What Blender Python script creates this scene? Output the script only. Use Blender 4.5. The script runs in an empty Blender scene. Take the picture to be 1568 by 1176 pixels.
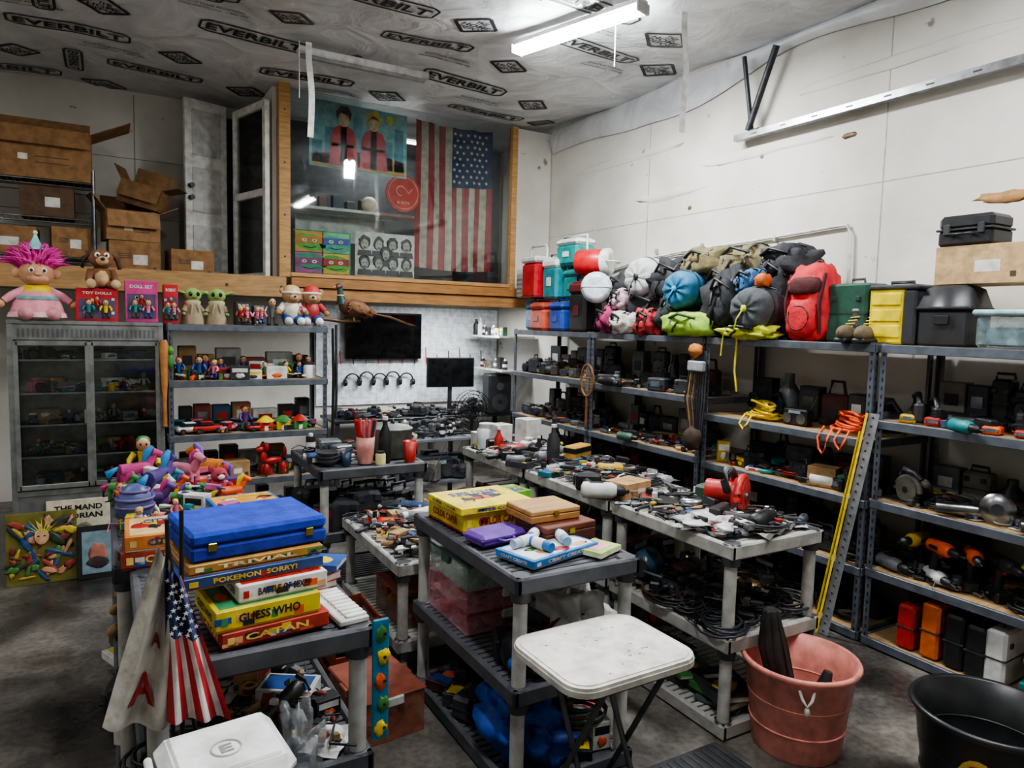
import bpy, math, random, bmesh
from mathutils import Matrix, Vector, Euler, noise
pi=math.pi
# ------------------------------------------------------------------ materials
MATS={}
def lin(c): return c/12.92 if c<=.04045 else ((c+.055)/1.055)**2.4
def hexc(h): return [lin(int(h[i:i+2],16)/255) for i in (0,2,4)]+[1]
def newmat(n):
    m=bpy.data.materials.new(n); m.use_nodes=True
    return m,m.node_tree,m.node_tree.nodes['Principled BSDF']
def nz(nt,scale,detail=3,coord='Object'):
    tc=nt.nodes.new('ShaderNodeTexCoord'); n=nt.nodes.new('ShaderNodeTexNoise')
    n.inputs['Scale'].default_value=scale; n.inputs['Detail'].default_value=detail
    nt.links.new(tc.outputs[coord],n.inputs['Vector']); return n
def ramp(nt,src,stops):
    r=nt.nodes.new('ShaderNodeValToRGB'); e=r.color_ramp.elements
    while len(e)<len(stops): e.new(.5)
    for i,(p,c) in enumerate(stops):
        e[i].position=p; e[i].color=c if len(c)==4 else (*c,1)
    nt.links.new(src,r.inputs[0]); return r
def bump(nt,b,src,st,dist=.01):
    u=nt.nodes.new('ShaderNodeBump'); u.inputs['Strength'].default_value=st; u.inputs['Distance'].default_value=dist
    nt.links.new(src,u.inputs['Height']); nt.links.new(u.outputs[0],b.inputs['Normal'])
def getmat(s):
    if s in MATS: return MATS[s]
    if s[0]=='#':
        p=s[1:].split('/'); c=hexc(p[0]); r=float(p[1]) if len(p)>1 else .5; me=float(p[2]) if len(p)>2 else 0
        m,nt,b=newmat('paint_'+s[1:].replace('/','_'))
        n=nz(nt,14,4)
        lo=[x*.68+.002 for x in c[:3]]; hi=[min(1,x*1.08+.006) for x in c[:3]]
        rr=ramp(nt,n.outputs['Fac'],[(.3,lo),(.6,hi)])
        nt.links.new(rr.outputs[0],b.inputs['Base Color'])
        b.inputs['Roughness'].default_value=r; b.inputs['Metallic'].default_value=me
        if r>=.75: bump(nt,b,n.outputs['Fac'],.5,.02)
    elif s=='glass':
        m,nt,b=newmat('pane_glass'); nt.nodes.remove(b); o=nt.nodes['Material Output']
        t=nt.nodes.new('ShaderNodeBsdfTransparent'); g=nt.nodes.new('ShaderNodeBsdfGlossy'); x=nt.nodes.new('ShaderNodeMixShader'); f=nt.nodes.new('ShaderNodeFresnel')
        t.inputs[0].default_value=(.85,.88,.87,1); g.inputs['Roughness'].default_value=.03; f.inputs[0].default_value=1.5
        nt.links.new(f.outputs[0],x.inputs[0]); nt.links.new(t.outputs[0],x.inputs[1]); nt.links.new(g.outputs[0],x.inputs[2]); nt.links.new(x.outputs[0],o.inputs[0])
    elif s.startswith('clear'):
        m,nt,b=newmat('clear_plastic_'+s[5:]); c=hexc(s[5:] or 'dddddd'); o=nt.nodes['Material Output']
        b.inputs['Base Color'].default_value=c; b.inputs['Roughness'].default_value=.18
        t=nt.nodes.new('ShaderNodeBsdfTransparent'); x=nt.nodes.new('ShaderNodeMixShader'); n=nz(nt,20)
        rr=ramp(nt,n.outputs['Fac'],[(.35,(.2,)*3),(.7,(.55,)*3)])
        nt.links.new(rr.outputs[0],x.inputs[0]); nt.links.new(t.outputs[0],x.inputs[1]); nt.links.new(b.outputs[0],x.inputs[2]); nt.links.new(x.outputs[0],o.inputs[0])
    elif s=='concrete':
        m,nt,b=newmat('stained_concrete'); n=nz(nt,1.5,9); n2=nz(nt,30,5)
        rr=ramp(nt,n.outputs['Fac'],[(.3,hexc('2b2927')),(.46,hexc('4f4b47')),(.6,hexc('7f7a73')),(.72,hexc('4a3f35'))])
        mx=nt.nodes.new('ShaderNodeMixRGB'); mx.blend_type='MULTIPLY'; mx.inputs[0].default_value=.65
        r2=ramp(nt,n2.outputs['Fac'],[(.35,(.4,)*3),(.6,(1,)*3)])
        nt.links.new(rr.outputs[0],mx.inputs[1]); nt.links.new(r2.outputs[0],mx.inputs[2]); nt.links.new(mx.outputs[0],b.inputs['Base Color'])
        r3=ramp(nt,n.outputs['Fac'],[(.35,(.2,)*3),(.65,(.5,)*3)]); nt.links.new(r3.outputs[0],b.inputs['Roughness']); bump(nt,b,n2.outputs['Fac'],.2)
    elif s=='wallpaint':
        m,nt,b=newmat('scuffed_white_drywall'); n=nz(nt,1.1,6); n2=nz(nt,6,7)
        rr=ramp(nt,n.outputs['Fac'],[(.3,hexc('bbb8ae')),(.6,hexc('dbd8d0'))])
        r2=ramp(nt,n2.outputs['Fac'],[(.26,hexc('6d5f50')),(.31,(1,1,1)),(1,(1,1,1))])
        mx=nt.nodes.new('ShaderNodeMixRGB'); mx.blend_type='MULTIPLY'; mx.inputs[0].default_value=.7
        nt.links.new(rr.outputs[0],mx.inputs[1]); nt.links.new(r2.outputs[0],mx.inputs[2]); nt.links.new(mx.outputs[0],b.inputs['Base Color']); b.inputs['Roughness'].default_value=.6
        bump(nt,b,n.outputs['Fac'],.6,.06)
    elif s=='sheeting':
        m,nt,b=newmat('ceiling_insulation_sheeting'); n=nz(nt,2.2,6); n.inputs['Distortion'].default_value=1.5
        rr=ramp(nt,n.outputs['Fac'],[(.3,hexc('bcbec1')),(.65,hexc('dcdee0'))]); nt.links.new(rr.outputs[0],b.inputs['Base Color'])
        b.inputs['Roughness'].default_value=.32; bump(nt,b,n.outputs['Fac'],.6,.06)
    elif s.startswith('wood'):
        m,nt,b=newmat('wood_grain_'+s[4:]); c=hexc(s[4:] or 'b98a50'); tc=nt.nodes.new('ShaderNodeTexCoord'); mp=nt.nodes.new('ShaderNodeMapping'); mp.inputs['Scale'].default_value=(2,14,14)
        n=nt.nodes.new('ShaderNodeTexNoise'); n.inputs['Scale'].default_value=3; n.inputs['Detail'].default_value=5; n.inputs['Distortion'].default_value=.6
        nt.links.new(tc.outputs['Object'],mp.inputs[0]); nt.links.new(mp.outputs[0],n.inputs['Vector'])
        rr=ramp(nt,n.outputs['Fac'],[(.3,[x*.6 for x in c[:3]]),(.65,c)]); nt.links.new(rr.outputs[0],b.inputs['Base Color']); b.inputs['Roughness'].default_value=.55
    elif s.startswith('emit'):
        m,nt,b=newmat('lit_tube_'+s[4:]); b.inputs['Emission Color'].default_value=(.95,.98,1,1); b.inputs['Emission Strength'].default_value=float(s[4:]); b.inputs['Base Color'].default_value=(1,1,1,1)
    MATS[s]=m; return m
# ------------------------------------------------------------------ mesh builder
TXT={}
def textgeo(s):
    if s in TXT: return TXT[s]
    cu=bpy.data.curves.new('t','FONT'); cu.body=s; cu.offset=.03; cu.resolution_u=2; o=bpy.data.objects.new('t',cu); bpy.context.collection.objects.link(o)
    bpy.context.view_layer.update(); me=o.to_mesh(); v=[Vector(x.co) for x in me.vertices]; f=[list(p.vertices) for p in me.polygons]; o.to_mesh_clear(); bpy.data.objects.remove(o)
    x0=min(a.x for a in v);x1=max(a.x for a in v);y0=min(a.y for a in v);y1=max(a.y for a in v)
    v=[((a.x-x0)/(x1-x0)-.5,(a.y-y0)/(y1-y0)-.5) for a in v]; TXT[s]=(v,f); return TXT[s]
def TR(x=0,y=0,z=0,rz=0,rx=0,ry=0,s=1): return Matrix.Translation((x,y,z))@Euler((rx,ry,rz)).to_matrix().to_4x4()@Matrix.Scale(s,4)
class B:
    def __init__(s,name,loc=(0,0,0),rz=0,sc=1):
        s.n=name;s.V=[];s.F=[];s.Mi=[];s.S=[];s.ml=[];s.base=TR(*loc,rz=rz,s=sc);s.T=Matrix()
    def add(s,vs,fs,m,sm=False):
        o=len(s.V);T=s.T
        s.V+=[T@Vector(v) for v in vs]
        if m not in s.ml:s.ml.append(m)
        k=s.ml.index(m)
        for f in fs: s.F.append([i+o for i in f]);s.Mi.append(k);s.S.append(sm)
    def box(s,cx,cy,z0,sx,sy,sz,m,bev=0,rot=None):
        h=(sx/2,sy/2,sz/2);c=Vector((cx,cy,z0+sz/2));E=Euler(rot).to_matrix() if rot else None
        if bev<=0:
            vs=[Vector((a*h[0],b*h[1],d*h[2])) for a in(-1,1) for b in(-1,1) for d in(-1,1)]
            fs=[(0,1,3,2),(4,6,7,5),(0,4,5,1),(2,3,7,6),(0,2,6,4),(1,5,7,3)]
        else:
            bev=min(bev,min(h)*.9);vs=[];ix={}
            for a in(-1,1):
                for b in(-1,1):
                    for d in(-1,1):
                        for k in range(3):
                            ix[(a,b,d,k)]=len(vs); sg=(a,b,d); vs.append(Vector([sg[i]*(h[i]-(0 if i==k else bev)) for i in range(3)]))
            fs=[]
            for k in range(3):
                i,j=[q for q in range(3) if q!=k]
                for sg in(-1,1):
                    l=[]
                    for p,q in((-1,-1),(1,-1),(1,1),(-1,1)):
                        t=[0,0,0];t[k]=sg;t[i]=p;t[j]=q;l.append(ix[(*t,k)])
                    fs.append(l)
                for p in(-1,1):
                    for q in(-1,1):
                        l=[]
                        for (cs,ax) in((-1,i),(1,i),(1,j),(-1,j)):
                            t=[0,0,0];t[i]=p;t[j]=q;t[k]=cs;l.append(ix[(*t,ax)])
                        fs.append(l)
            for a in(-1,1):
                for b in(-1,1):
                    for d in(-1,1): fs.append([ix[(a,b,d,k)] for k in range(3)])
        if E: vs=[E@v for v in vs]
        s.add([v+c for v in vs],fs,m)
    def lathe(s,prof,m,n=16,c=(0,0,0),ax='z',cap=True):
        vs=[];fs=[]
        for r,z in prof:
            for i in range(n):
                a=2*pi*i/n;x,y=r*math.cos(a),r*math.sin(a)
                vs.append({'z':(x,y,z),'x':(z,x,y),'y':(x,z,y)}[ax])
        vs=[(v[0]+c[0],v[1]+c[1],v[2]+c[2]) for v in vs]
        for k in range(len(prof)-1):
            for i in range(n): j=(i+1)%n; fs.append((k*n+i,k*n+j,(k+1)*n+j,(k+1)*n+i))
        s.add(vs,fs,m,True)
        if cap:
            L=len(prof)-1
            s.add(vs[:n],[list(range(n))],m); s.add(vs[L*n:],[list(range(n))],m)
    def cyl(s,x,y,z,r,h,m,ax='z',r2=None,n=14):
        s.lathe([(r,0),(r if r2 is None else r2,h)],m,n,(x,y,z),ax)
    def tube(s,pts,r,m,n=8,flat=1):
        pts=[Vector(p) for p in pts]; N=len(pts); rs=r if isinstance(r,(list,tuple)) else [r]*N
        vs=[];fs=[];up=Vector((0,0,1))
        for i,p in enumerate(pts):
            d=(pts[min(i+1,N-1)]-pts[max(i-1,0)]).normalized()
            u=up if abs(d.dot(up))<.95 else Vector((1,0,0)); a=d.cross(u).normalized(); b=a.cross(d)
            for k in range(n): t=2*pi*k/n; vs.append(p+a*math.cos(t)*rs[i]+b*math.sin(t)*rs[i]*flat)
        for i in range(N-1):
            for k in range(n): j=(k+1)%n; fs.append((i*n+k,i*n+j,(i+1)*n+j,(i+1)*n+k))
        s.add(vs,fs,m,True); s.add(vs[:n],[list(range(n))],m); s.add(vs[-n:],[list(range(n))],m)
    def ball(s,x,y,z,rx,ry,rz,m,amp=0,seed=0,n=12,pw=1,rot=None):
        vs=[];fs=[];h=n//2+2;E=Euler(rot).to_matrix() if rot else None
        def q(v): return math.copysign(abs(v)**pw,v)
        for i in range(h+1):
            ph=pi*i/h
            for k in range(n):
                t=2*pi*k/n; v=Vector((q(math.sin(ph))*q(math.cos(t)),q(math.sin(ph))*q(math.sin(t)),q(math.cos(ph))))
                if amp: v*=1+amp*noise.noise(v*2.2+Vector((seed*7.3,seed,0)))+amp*.3*noise.noise(v*6+Vector((seed*3.1,seed,4)))
                v=Vector((v.x*rx,v.y*ry,v.z*rz))
                if E: v=E@v
                vs.append(v+Vector((x,y,z)))
        for i in range(h):
            for k in range(n): j=(k+1)%n; fs.append((i*n+k,(i+1)*n+k,(i+1)*n+j,i*n+j))
        s.add(vs,fs,m,True)
    def torus(s,x,y,z,R,r,m,ax='z',n=20,k=8,a0=0,a1=2*pi):
        pts=[]
        for i in range(n+1):
            a=a0+(a1-a0)*i/n;u,v=R*math.cos(a),R*math.sin(a)
            pts.append({'z':(x+u,y+v,z),'x':(x,y+u,z+v),'y':(x+u,y,z+v)}[ax])
        s.tube(pts,r,m,k)
    def poly(s,pts,m,th=0):
        n=len(pts)
        if th==0: s.add([(p[0],p[1],0) for p in pts],[list(range(n))],m)
        else:
            vs=[(p[0],p[1],0) for p in pts]+[(p[0],p[1],th) for p in pts]
            s.add(vs,[list(range(n)),list(range(n,2*n))]+[(i,(i+1)%n,(i+1)%n+n,i+n) for i in range(n)],m)
    def text(s,t,M,w,h,m,bend=None):
        v,f=textgeo(t); s.add([(bend(M@Vector((a*w,b*h,0))) if bend else M@Vector((a*w,b*h,0))) for a,b in v],f,m)
    def surf(s,nu,nv,fn,mf,sm=True):
        vs=[fn(i/nu,j/nv) for j in range(nv+1) for i in range(nu+1)]; g={}
        for j in range(nv):
            for i in range(nu):
                g.setdefault(mf((i+.5)/nu,(j+.5)/nv),[]).append((j*(nu+1)+i,j*(nu+1)+i+1,(j+1)*(nu+1)+i+1,(j+1)*(nu+1)+i))
        for m,fs in g.items(): s.add(vs,fs,m,sm)
    def done(s):
        me=bpy.data.meshes.new(s.n); me.from_pydata([tuple(v) for v in s.V],[],s.F)
        for m in s.ml: me.materials.append(getmat(m))
        me.polygons.foreach_set('material_index',s.Mi); me.polygons.foreach_set('use_smooth',s.S); me.update()
        bm=bmesh.new();bm.from_mesh(me);bmesh.ops.recalc_face_normals(bm,faces=bm.faces[:])
        lo=[v for v in bm.verts if not v.link_faces]
        if lo: bmesh.ops.delete(bm,geom=lo,context='VERTS')
        bm.to_mesh(me);bm.free()
        o=bpy.data.objects.new(s.n,me); o.matrix_world=s.base; bpy.context.collection.objects.link(o); return o
FR=lambda x,y,z,rx=pi/2,rz=0: TR(x,y,z,rz=rz,rx=rx)
# ------------------------------------------------------------------ room
WX=4.65; ZC=4.22
def sag(x,y): return ZC-.02-.04*abs(math.sin(x*1.3+.4*math.sin(y)))-.04*noise.noise(Vector((x*1.1,y*1.1,0)))-.02*math.sin(y*2.6+x)
b=B('floor'); b.box(1.05,2.75,-.1,7.2,11.5,.1,'concrete'); b.done()
b=B('wall_right'); b.box(WX+.05,2.75,0,.1,11.5,4.4,'wallpaint')
for y in (.6,3.04,5.48): b.box(WX-.001,y,0,.004,.008,4.1,'#a5a49d')
b.box(WX-.001,3.5,2.93,.004,8,.006,'#b9b8b2')
for (y,z,l) in((5.9,3.6,1.9),(4.1,3.35,1.5),(3.0,3.72,1.8),(5.2,3.15,1.0)): b.ball(WX+.004,y,z,.012,l/2,.05,'wallpaint',.3,y,22)
b.ball(WX,3.32,3.3,.01,.06,.02,'#6f5238',.5,3); b.ball(WX,2.25,2.72,.012,.16,.035,'#a97f50',.6,5); b.ball(WX,4.9,2.99,.008,.025,.02,'#6f5238'); b.ball(WX,4.1,3.3,.008,.02,.02,'#777777')
b.done()
b=B('wall_back'); b.box(1.05,8.55,0,7.2,.1,4.4,'wallpaint')
for x in(-.9,.3,1.2): b.box(x,8.499,2.3,.01,.004,1.85,'#8f8e88')
for z in(2.9,3.5): b.box(-.2,8.499,z,3,.004,.008,'#8f8e88')
b.done()
b=B('wall_left'); b.box(-2.5,2.75,0,.1,11.5,4.4,'wallpaint'); b.done()
b=B('wall_front'); b.box(1.05,-2.95,0,7.2,.1,4.4,'wallpaint'); b.done()
b=B('ceiling')
b.surf(80,120,lambda u,v:(-2.5+u*7.15,-2.9+v*11.4,sag(-2.5+u*7.15,-2.9+v*11.4)),lambda u,v:'sheeting')
b.box(1.05,2.75,4.36,7.2,11.5,.1,'#888888')
K='#1c1d20/.5'
def bend(v): return Vector((v.x,v.y,sag(v.x,v.y)-.006))
def bendt(v): return Vector((v.x,v.y,sag(v.x,v.y)-.009))
def strip(b,p,q,w,m=K):
    p=Vector((*p,0));q=Vector((*q,0));d=(q-p);n=Vector((-d.y,d.x,0)).normalized()*w/2;N=6
    vs=[];fs=[]
    for i in range(N+1):
        c=p+d*i/N; vs+=[bend(c+n),bend(c-n)]
    for i in range(N): fs.append((2*i,2*i+1,2*i+3,2*i+2))
    b.add(vs,fs,m)
def mir(x,y,a): return Matrix.Translation((x,y,0))@Matrix.Rotation(a,4,'Z')@Matrix.Scale(-1,4,(0,1,0))
def logo(b,x,y,a,w=.95):
    M=mir(x,y,a); h=w*.18
    b.text('EVERBILT',M,w*.9,h*.72,K,bendt)
    q=lambda px,py:(M@Vector((px,py,0))).xy
    for s in(-1,1):
        strip(b,q(-w*.43,s*h*.62),q(w*.43,s*h*.62),.02)
        strip(b,q(s*w*.5,-h*.4),q(s*w*.5,h*.4),.018)
        for e in(-1,1): strip(b,q(s*w*.5,e*h*.4),q(s*w*.43,e*h*.62),.02)
def diamond(b,x,y,a,w=.36):
    M=mir(x,y,a); q=lambda px,py:(M@Vector((px,py,0))).xy
    c=[q(-w/2,0),q(0,-w*.45),q(w/2,0),q(0,w*.45)]
    for i in range(4): strip(b,c[i],c[(i+1)%4],.03)
    for k,(t,p) in enumerate((('THE',.28),('HOME',.66),('DEPOT',.6))):
        b.text(t,M@Matrix.Translation((0,w*(.18-.17*k),0)),w*p,w*.15,K,bendt)
def small(b,x,y,a):
    M=mir(x,y,a); b.text('Roof Deck Protection',M,.42,.035,'#6a6d72',bendt); b.text('www.everbilt.com  1-800-466',M@Matrix.Translation((0,-.06,0)),.5,.03,'#6a6d72',bendt)
random.seed(4); r=0
y=1.0
while y<8.3:
    x=-2.1+(r%3)*.66
    while x<4.2:
        if (y<7.1 or x<.9) and x>-1.9:
            a=random.uniform(-.04,.12)
            logo(b,x,y,a,random.choice((.78,.85,.92)))
            diamond(b,min(x+.82,4.35),y+.1,a+random.uniform(-.15,.15),random.choice((.34,.4)))
            if random.random()<.6: small(b,min(x+.3,4.2),y+.27,a)
        x+=1.9
    y+=.66; r+=1
for (x,y) in((-.35,6.35),(.72,5.5),(-.2,7.75)): logo(b,x,y,pi/2,.6)
b.done()
b=B('trim_1')
b.surf(90,6,lambda u,v:(WX-.015-.05*abs(math.sin(v*pi)),-.5+u*7.7,4.17-v*(.22+.18*noise.noise(Vector((u*5,0,0)))+.1*math.sin(u*9))),lambda u,v:'sheeting'); b.done()
b=B('loft_deck'); b.box(1.07,7.87,2.12,7.1,1.2,.13,'#77756e'); b.done()
b=B('loft_beam'); b.box(-.45,7.22,2.10,4.0,.09,.2,'woodb58e5c',.004); b.box(3.1,7.22,2.08,3.02,.09,.12,'woodb07f4a',.004); b.box(3.1,7.2,2.205,3.02,.12,.095,'wooda5743e',.004)
for x in (-2.0,-1,0.1,1.0,1.5,2.3,3.1,3.9,4.5): b.cyl(x,7.17,2.2,.012,.01,'#3c352c',ax='y')
b.done()
b=B('window_1'); W='woodbc905a'
b.box(1.54,7.24,2.3,.11,.1,1.86,W,.004); b.box(2.85,7.24,2.31,2.5,.08,.04,W,.004); b.box(4.12,7.24,2.3,.07,.08,1.84,W,.004)
for z in(2.5,2.9,3.4,3.9): b.cyl(1.54,7.18,z,.008,.01,'#3c352c',ax='y')
b.box(2.85,7.26,2.35,2.5,.008,1.78,'glass'); b.done()
b=B('wall_office'); b.box(4.4,7.28,2.31,.48,.05,1.83,'wallpaint')
b.box(1.47,7.88,2.26,.04,1.1,1.88,'wallpaint'); b.box(3.1,8.44,2.26,3.0,.03,1.88,'#4a4c50'); b.done()
b=B('window_2')
b.T=TR(1.4,7.3,2.27,rz=pi/2+.28)
for (x,w) in((.03,.06),(.68,.06)): b.box(x,0,0,w,.05,1.72,'#dcdad3',.004)
for z in(0,.82,1.66): b.box(.355,0,z,.7,.05,.07,'#dcdad3',.004)
b.box(.355,0,.05,.6,.006,1.62,'glass'); b.done()
b=B('door_1')
b.T=TR(.72,7.95,2.27,rz=.35)
b.box(.22,0,0,.44,.04,1.8,'#ccccc6',.004)
for z in(.1,.68,1.25): b.box(.22,-.022,z,.3,.01,.45,'#b4b3ae',.004)
for z in(.82,.94): b.cyl(.05,-.07,z,.025,.05,'#3a3937/.3/1',ax='y')
b.T=TR(1.1,8.42,2.26); b.box(-.22,0,0,.06,.08,1.82,'#b9b7b0',.004); b.box(.27,0,0,.06,.08,1.82,'#b9b7b0',.004); b.box(0.02,.03,0,.46,.02,1.8,'#2a2927'); b.box(.02,0,1.78,.54,.08,.05,'#b9b7b0'); b.done()  # near-black panel in the frame paints in the dark of the open doorway
def star(b,M,r,m):
    b.T,o=b.T@M,b.T; b.poly([(r*(1 if i%2==0 else .4)*math.sin(i*pi/5),r*(1 if i%2==0 else .4)*math.cos(i*pi/5)) for i in range(10)],m); b.T=o
b=B('american_flag')
fx0,fx1,fz0,fz1=2.96,3.9,2.5,4.08
def ff(u,v): return (fx0+(fx1-fx0)*u,7.36+.02*math.sin(u*24)+.012*math.sin(v*5+u*9),fz0+(fz1-fz0)*v-.03*math.sin(u*3))
R_,W_,N_='#9a353b/.8','#b8b0a0/.8','#25335f/.8'
b.surf(52,32,ff,lambda u,v: N_ if (u>.46 and v>.6) else (R_ if int(u*13)%2==0 else W_))
for i in range(9):
    for j in range(6 if i%2==0 else 5):
        u=.49+(j+(0.5 if i%2 else 0))*.085;v=.63+i*.041
        p=Vector(ff(u,v)); star(b,TR(p.x,p.y-.012,p.z,rx=pi/2),.024,'#d6d0c2')
b.done()
b=B('wall_poster'); PX,PZ=2.33,3.78
def off(z): b.T=FR(PX,7.34-z,PZ)
off(0); b.poly([(-.52,-.34),(.52,-.36),(.52,.3),(-.52,.32)],'#8fc4c8'); off(.002)
for x,w,h in((-.44,.1,.22),(-.32,.08,.36),(-.02,.1,.5),(.3,.12,.3),(.43,.1,.44)): b.poly([(x-w/2,-.3),(x+w/2,-.3),(x+w/2,-.3+h),(x-w/2,-.3+h)],'#5c9cac')
b.poly([(-.5,-.33),(.5,-.34),(.5,-.2),(.2,-.14),(-.2,-.16),(-.5,-.22)],'#c8a05a')
for k in range(14): b.poly([(-.46+.07*k,-.3),(-.42+.07*k,-.3),(-.43+.07*k,-.19-.03*(k%3)),(-.46+.07*k,-.2)],('#c05a3a','#d8c060','#3a6a8a')[k%3])
off(.005)
for x in(-.17,.15):
    b.poly([(x-.15,-.31),(x+.15,-.31),(x+.13,-.02),(x+.1,.06),(x+.03,.1),(x-.03,.1),(x-.1,.06),(x-.13,-.02)],'#d03a44')
    b.poly([(x-.035,-.31),(x+.035,-.31),(x+.03,.08),(x-.03,.08)],'#f0dab0'); b.poly([(x-.12,-.12),(x+.12,-.12),(x+.12,-.09),(x-.12,-.09)],'#e8c040')
off(.008)
for x,hc in((-.17,'#4a3626'),(.15,'#f6d458')):
    b.poly([(x+.06*math.cos(a*pi/6),.16+.08*math.sin(a*pi/6)) for a in range(12)],'#f4cca0')
    b.poly([(x-.065,.14),(x-.085,.22),(x-.03,.29),(x+.04,.29),(x+.085,.22),(x+.065,.14),(x+.04,.2),(x-.03,.22)],hc)
    for s in(-1,1): b.poly([(x+s*.025-.008,.155),(x+s*.025+.008,.155),(x+s*.025,.17)],'#2a2420')
    b.poly([(x-.02,.11),(x+.02,.11),(x,.1)],'#7a2a2a')
b.poly([(.33+.05*math.cos(a*pi/5),.22+.05*math.sin(a*pi/5)) for a in range(10)],'#dfe060'); b.done()
b=B('round_sign'); b.T=FR(2.82,7.36,3.27); b.cyl(0,0,0,.2,.01,'#d03a30'); b.torus(0,0,.012,.17,.006,'#e0a890'); b.torus(-.03,.02,.012,.05,.008,'#e6b9a0','z',14,6,.6,5); b.tube([(.02,.05,.012),(.06,.0,.012),(.1,.05,.012)],.007,'#e6b9a0',6); b.text('& SON',TR(0,-.1,.012),.14,.03,'#e6b9a0'); b.done()
b=B('wall_shelf'); b.box(2.5,7.75,3.05,1.7,.3,.03,'#e0e0dc'); b.box(2.3,7.9,2.75,1.0,.02,.28,'#c6c6c2'); b.ball(2.55,7.68,3.16,.09,.09,.09,'#f0e2cc')
for i in range(5): b.box(1.9+i*.15,7.75,3.08,.09,.1,.1+.03*(i%3),('#44464a','#6b4a3a','#384a5a')[i%3],.005)
b.done()
b=B('cartoon_painting'); b.T=FR(1.94,7.31,2.575)
b.box(0,0,-.02,.58,.43,.02,'#3f9e7a')
def offp(z): b.T=FR(1.94,7.288-z,2.575)
offp(0)
for x,y,c in((-.14,.1,'#e0a040'),(.13,.1,'#8cd0a0'),(-.14,-.11,'#c06aa8'),(.13,-.11,'#e8c050')): b.poly([(x-.14,y-.105),(x+.14,y-.105),(x+.14,y+.1),(x-.14,y+.1)],c)
offp(.002)
for x,y,c in((-.13,.09,'#6cbc50'),(.12,.08,'#58b09a'),(-.12,-.1,'#4aa884'),(.13,-.11,'#70b848')): b.poly([(x+.15*math.cos(a*pi/7+.2)*(1+.1*(a%3)),y+.085*math.sin(a*pi/7)) for a in range(14)],c)
offp(.004)
for x,y,c in((-.14,.1,'#e08a2a'),(.13,.1,'#4a60b0'),(-.14,-.11,'#b04a8a'),(.13,-.11,'#c0392f')): b.poly([(x-.14,y-.03),(x,y-.015),(x+.14,y-.02),(x+.14,y+.05),(x-.14,y+.04)],c)
offp(.006)
for x,y in((-.14,.1),(.13,.1),(-.14,-.11),(.13,-.11)):
    for d in(-.05,.05): b.poly([(x+d+.026*math.cos(a*pi/4),y+.01+.018*math.sin(a*pi/4)) for a in range(8)],'#f2efe2')
offp(.008)
for x,y in((-.14,.1),(.13,.1),(-.14,-.11),(.13,-.11)):
    for d in(-.05,.05): b.poly([(x+d+.008*math.cos(a*pi/3),y+.01+.008*math.sin(a*pi/3)) for a in range(6)],'#20201e')
    b.tube([(x-.06,y-.05,0),(x,y-.065,0),(x+.07,y-.05,0)],.003,'#20201e',5)
b.done()
b=B('portrait_poster'); b.T=FR(2.61,7.31,2.59); b.poly([(-.33,-.23),(.33,-.23),(.33,.23),(-.33,.23)],'#d6d4cc')
random.seed(2)
for i in range(9):
    x=(-.23+(i%4)*.155) if i<8 else 0;y=(.1-(i//4)*.2) if i<8 else .0
    k=.001*i
    b.T=FR(2.61,7.308-k,2.59); b.ball(x,y+.02,0,.06,.07,.002,'#2a2a2c',.4,i,16); b.poly([(x-.07,y-.06),(x+.07,y-.06),(x+.08,y-.12),(x-.08,y-.12)],'#3c3c40')
    b.T=FR(2.61,7.304-k,2.59); b.ball(x,y,0,.04,.055,.002,'#a6a49c',.2,i,14)
    b.T=FR(2.61,7.3-k,2.59); b.ball(x,y-.03,0,.018,.007,.002,'#3c3a38',n=8)
    for s in(-1,1): b.ball(x+s*.016,y+.01,0,.007,.005,.002,'#222222',n=8)
b.done()
# ------------------------------------------------------------------ lamps
def glow(name,x,y,z,sx,sy,rz,power):
    l=bpy.data.lights.new(name+'_glow','AREA'); l.shape='RECTANGLE'; l.size=sx; l.size_y=sy; l.energy=power; l.color=(.97,.985,1)
    o=bpy.data.objects.new(name+'_glow',l); o.location=(x,y,z); o.rotation_euler=(0,0,rz); bpy.context.collection.objects.link(o); return o
def lamp(name,x,y,z,L,rz,power,em,k=2):
    b=B(name,(x,y,z),rz)
    b.box(0,0,0,.1,L,.045,'#d8d8d6',.01)
    for i in range(k):
        xx=(i-(k-1)/2)*.08
        b.cyl(xx,-L/2+.03,-.03,.017,L-.06,'emit%g'%em,ax='y',n=10)
    for e in(-1,1): b.box(0,e*(L/2-.01),-.05,.13,.025,.07,'#bdbdbb',.004)
    o=b.done(); g=glow(name,x,y,z-.07,.14,L*.95,rz,power)
lamp('fluorescent_light',3.04,4.48,4.07,1.2,.29,120,95)
lamp('fluorescent_light',.8,1.6,4.06,1.22,0,50,60)
lamp('fluorescent_light',3.2,1.2,4.06,1.22,0,50,60)
lamp('fluorescent_light',-1.2,4.6,4.06,1.22,0,12,42)
b=B('under_loft_led_panel',(3.5,7.6,2.1)); b.box(0,0,0,1.2,.3,.014,'#e8eaec',.003); b.box(0,0,-.003,1.14,.25,.004,'emit3'); b.done(); glow('under_loft_led_panel',3.5,7.6,2.09,1.1,.24,0,34)
lamp('added_office_light',2.9,7.95,4.0,.8,pi/2,14,6,1)  # extra lamp added inside the office to brighten the posters and interior
b=B('unlit_light_fixture',(2.0,6.15,4.07),0); b.box(0,0,0,1.15,.12,.06,'#c7c8c8',.01); b.box(0,0,-.02,1.1,.05,.02,'#9a9b9c'); b.done()
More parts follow.
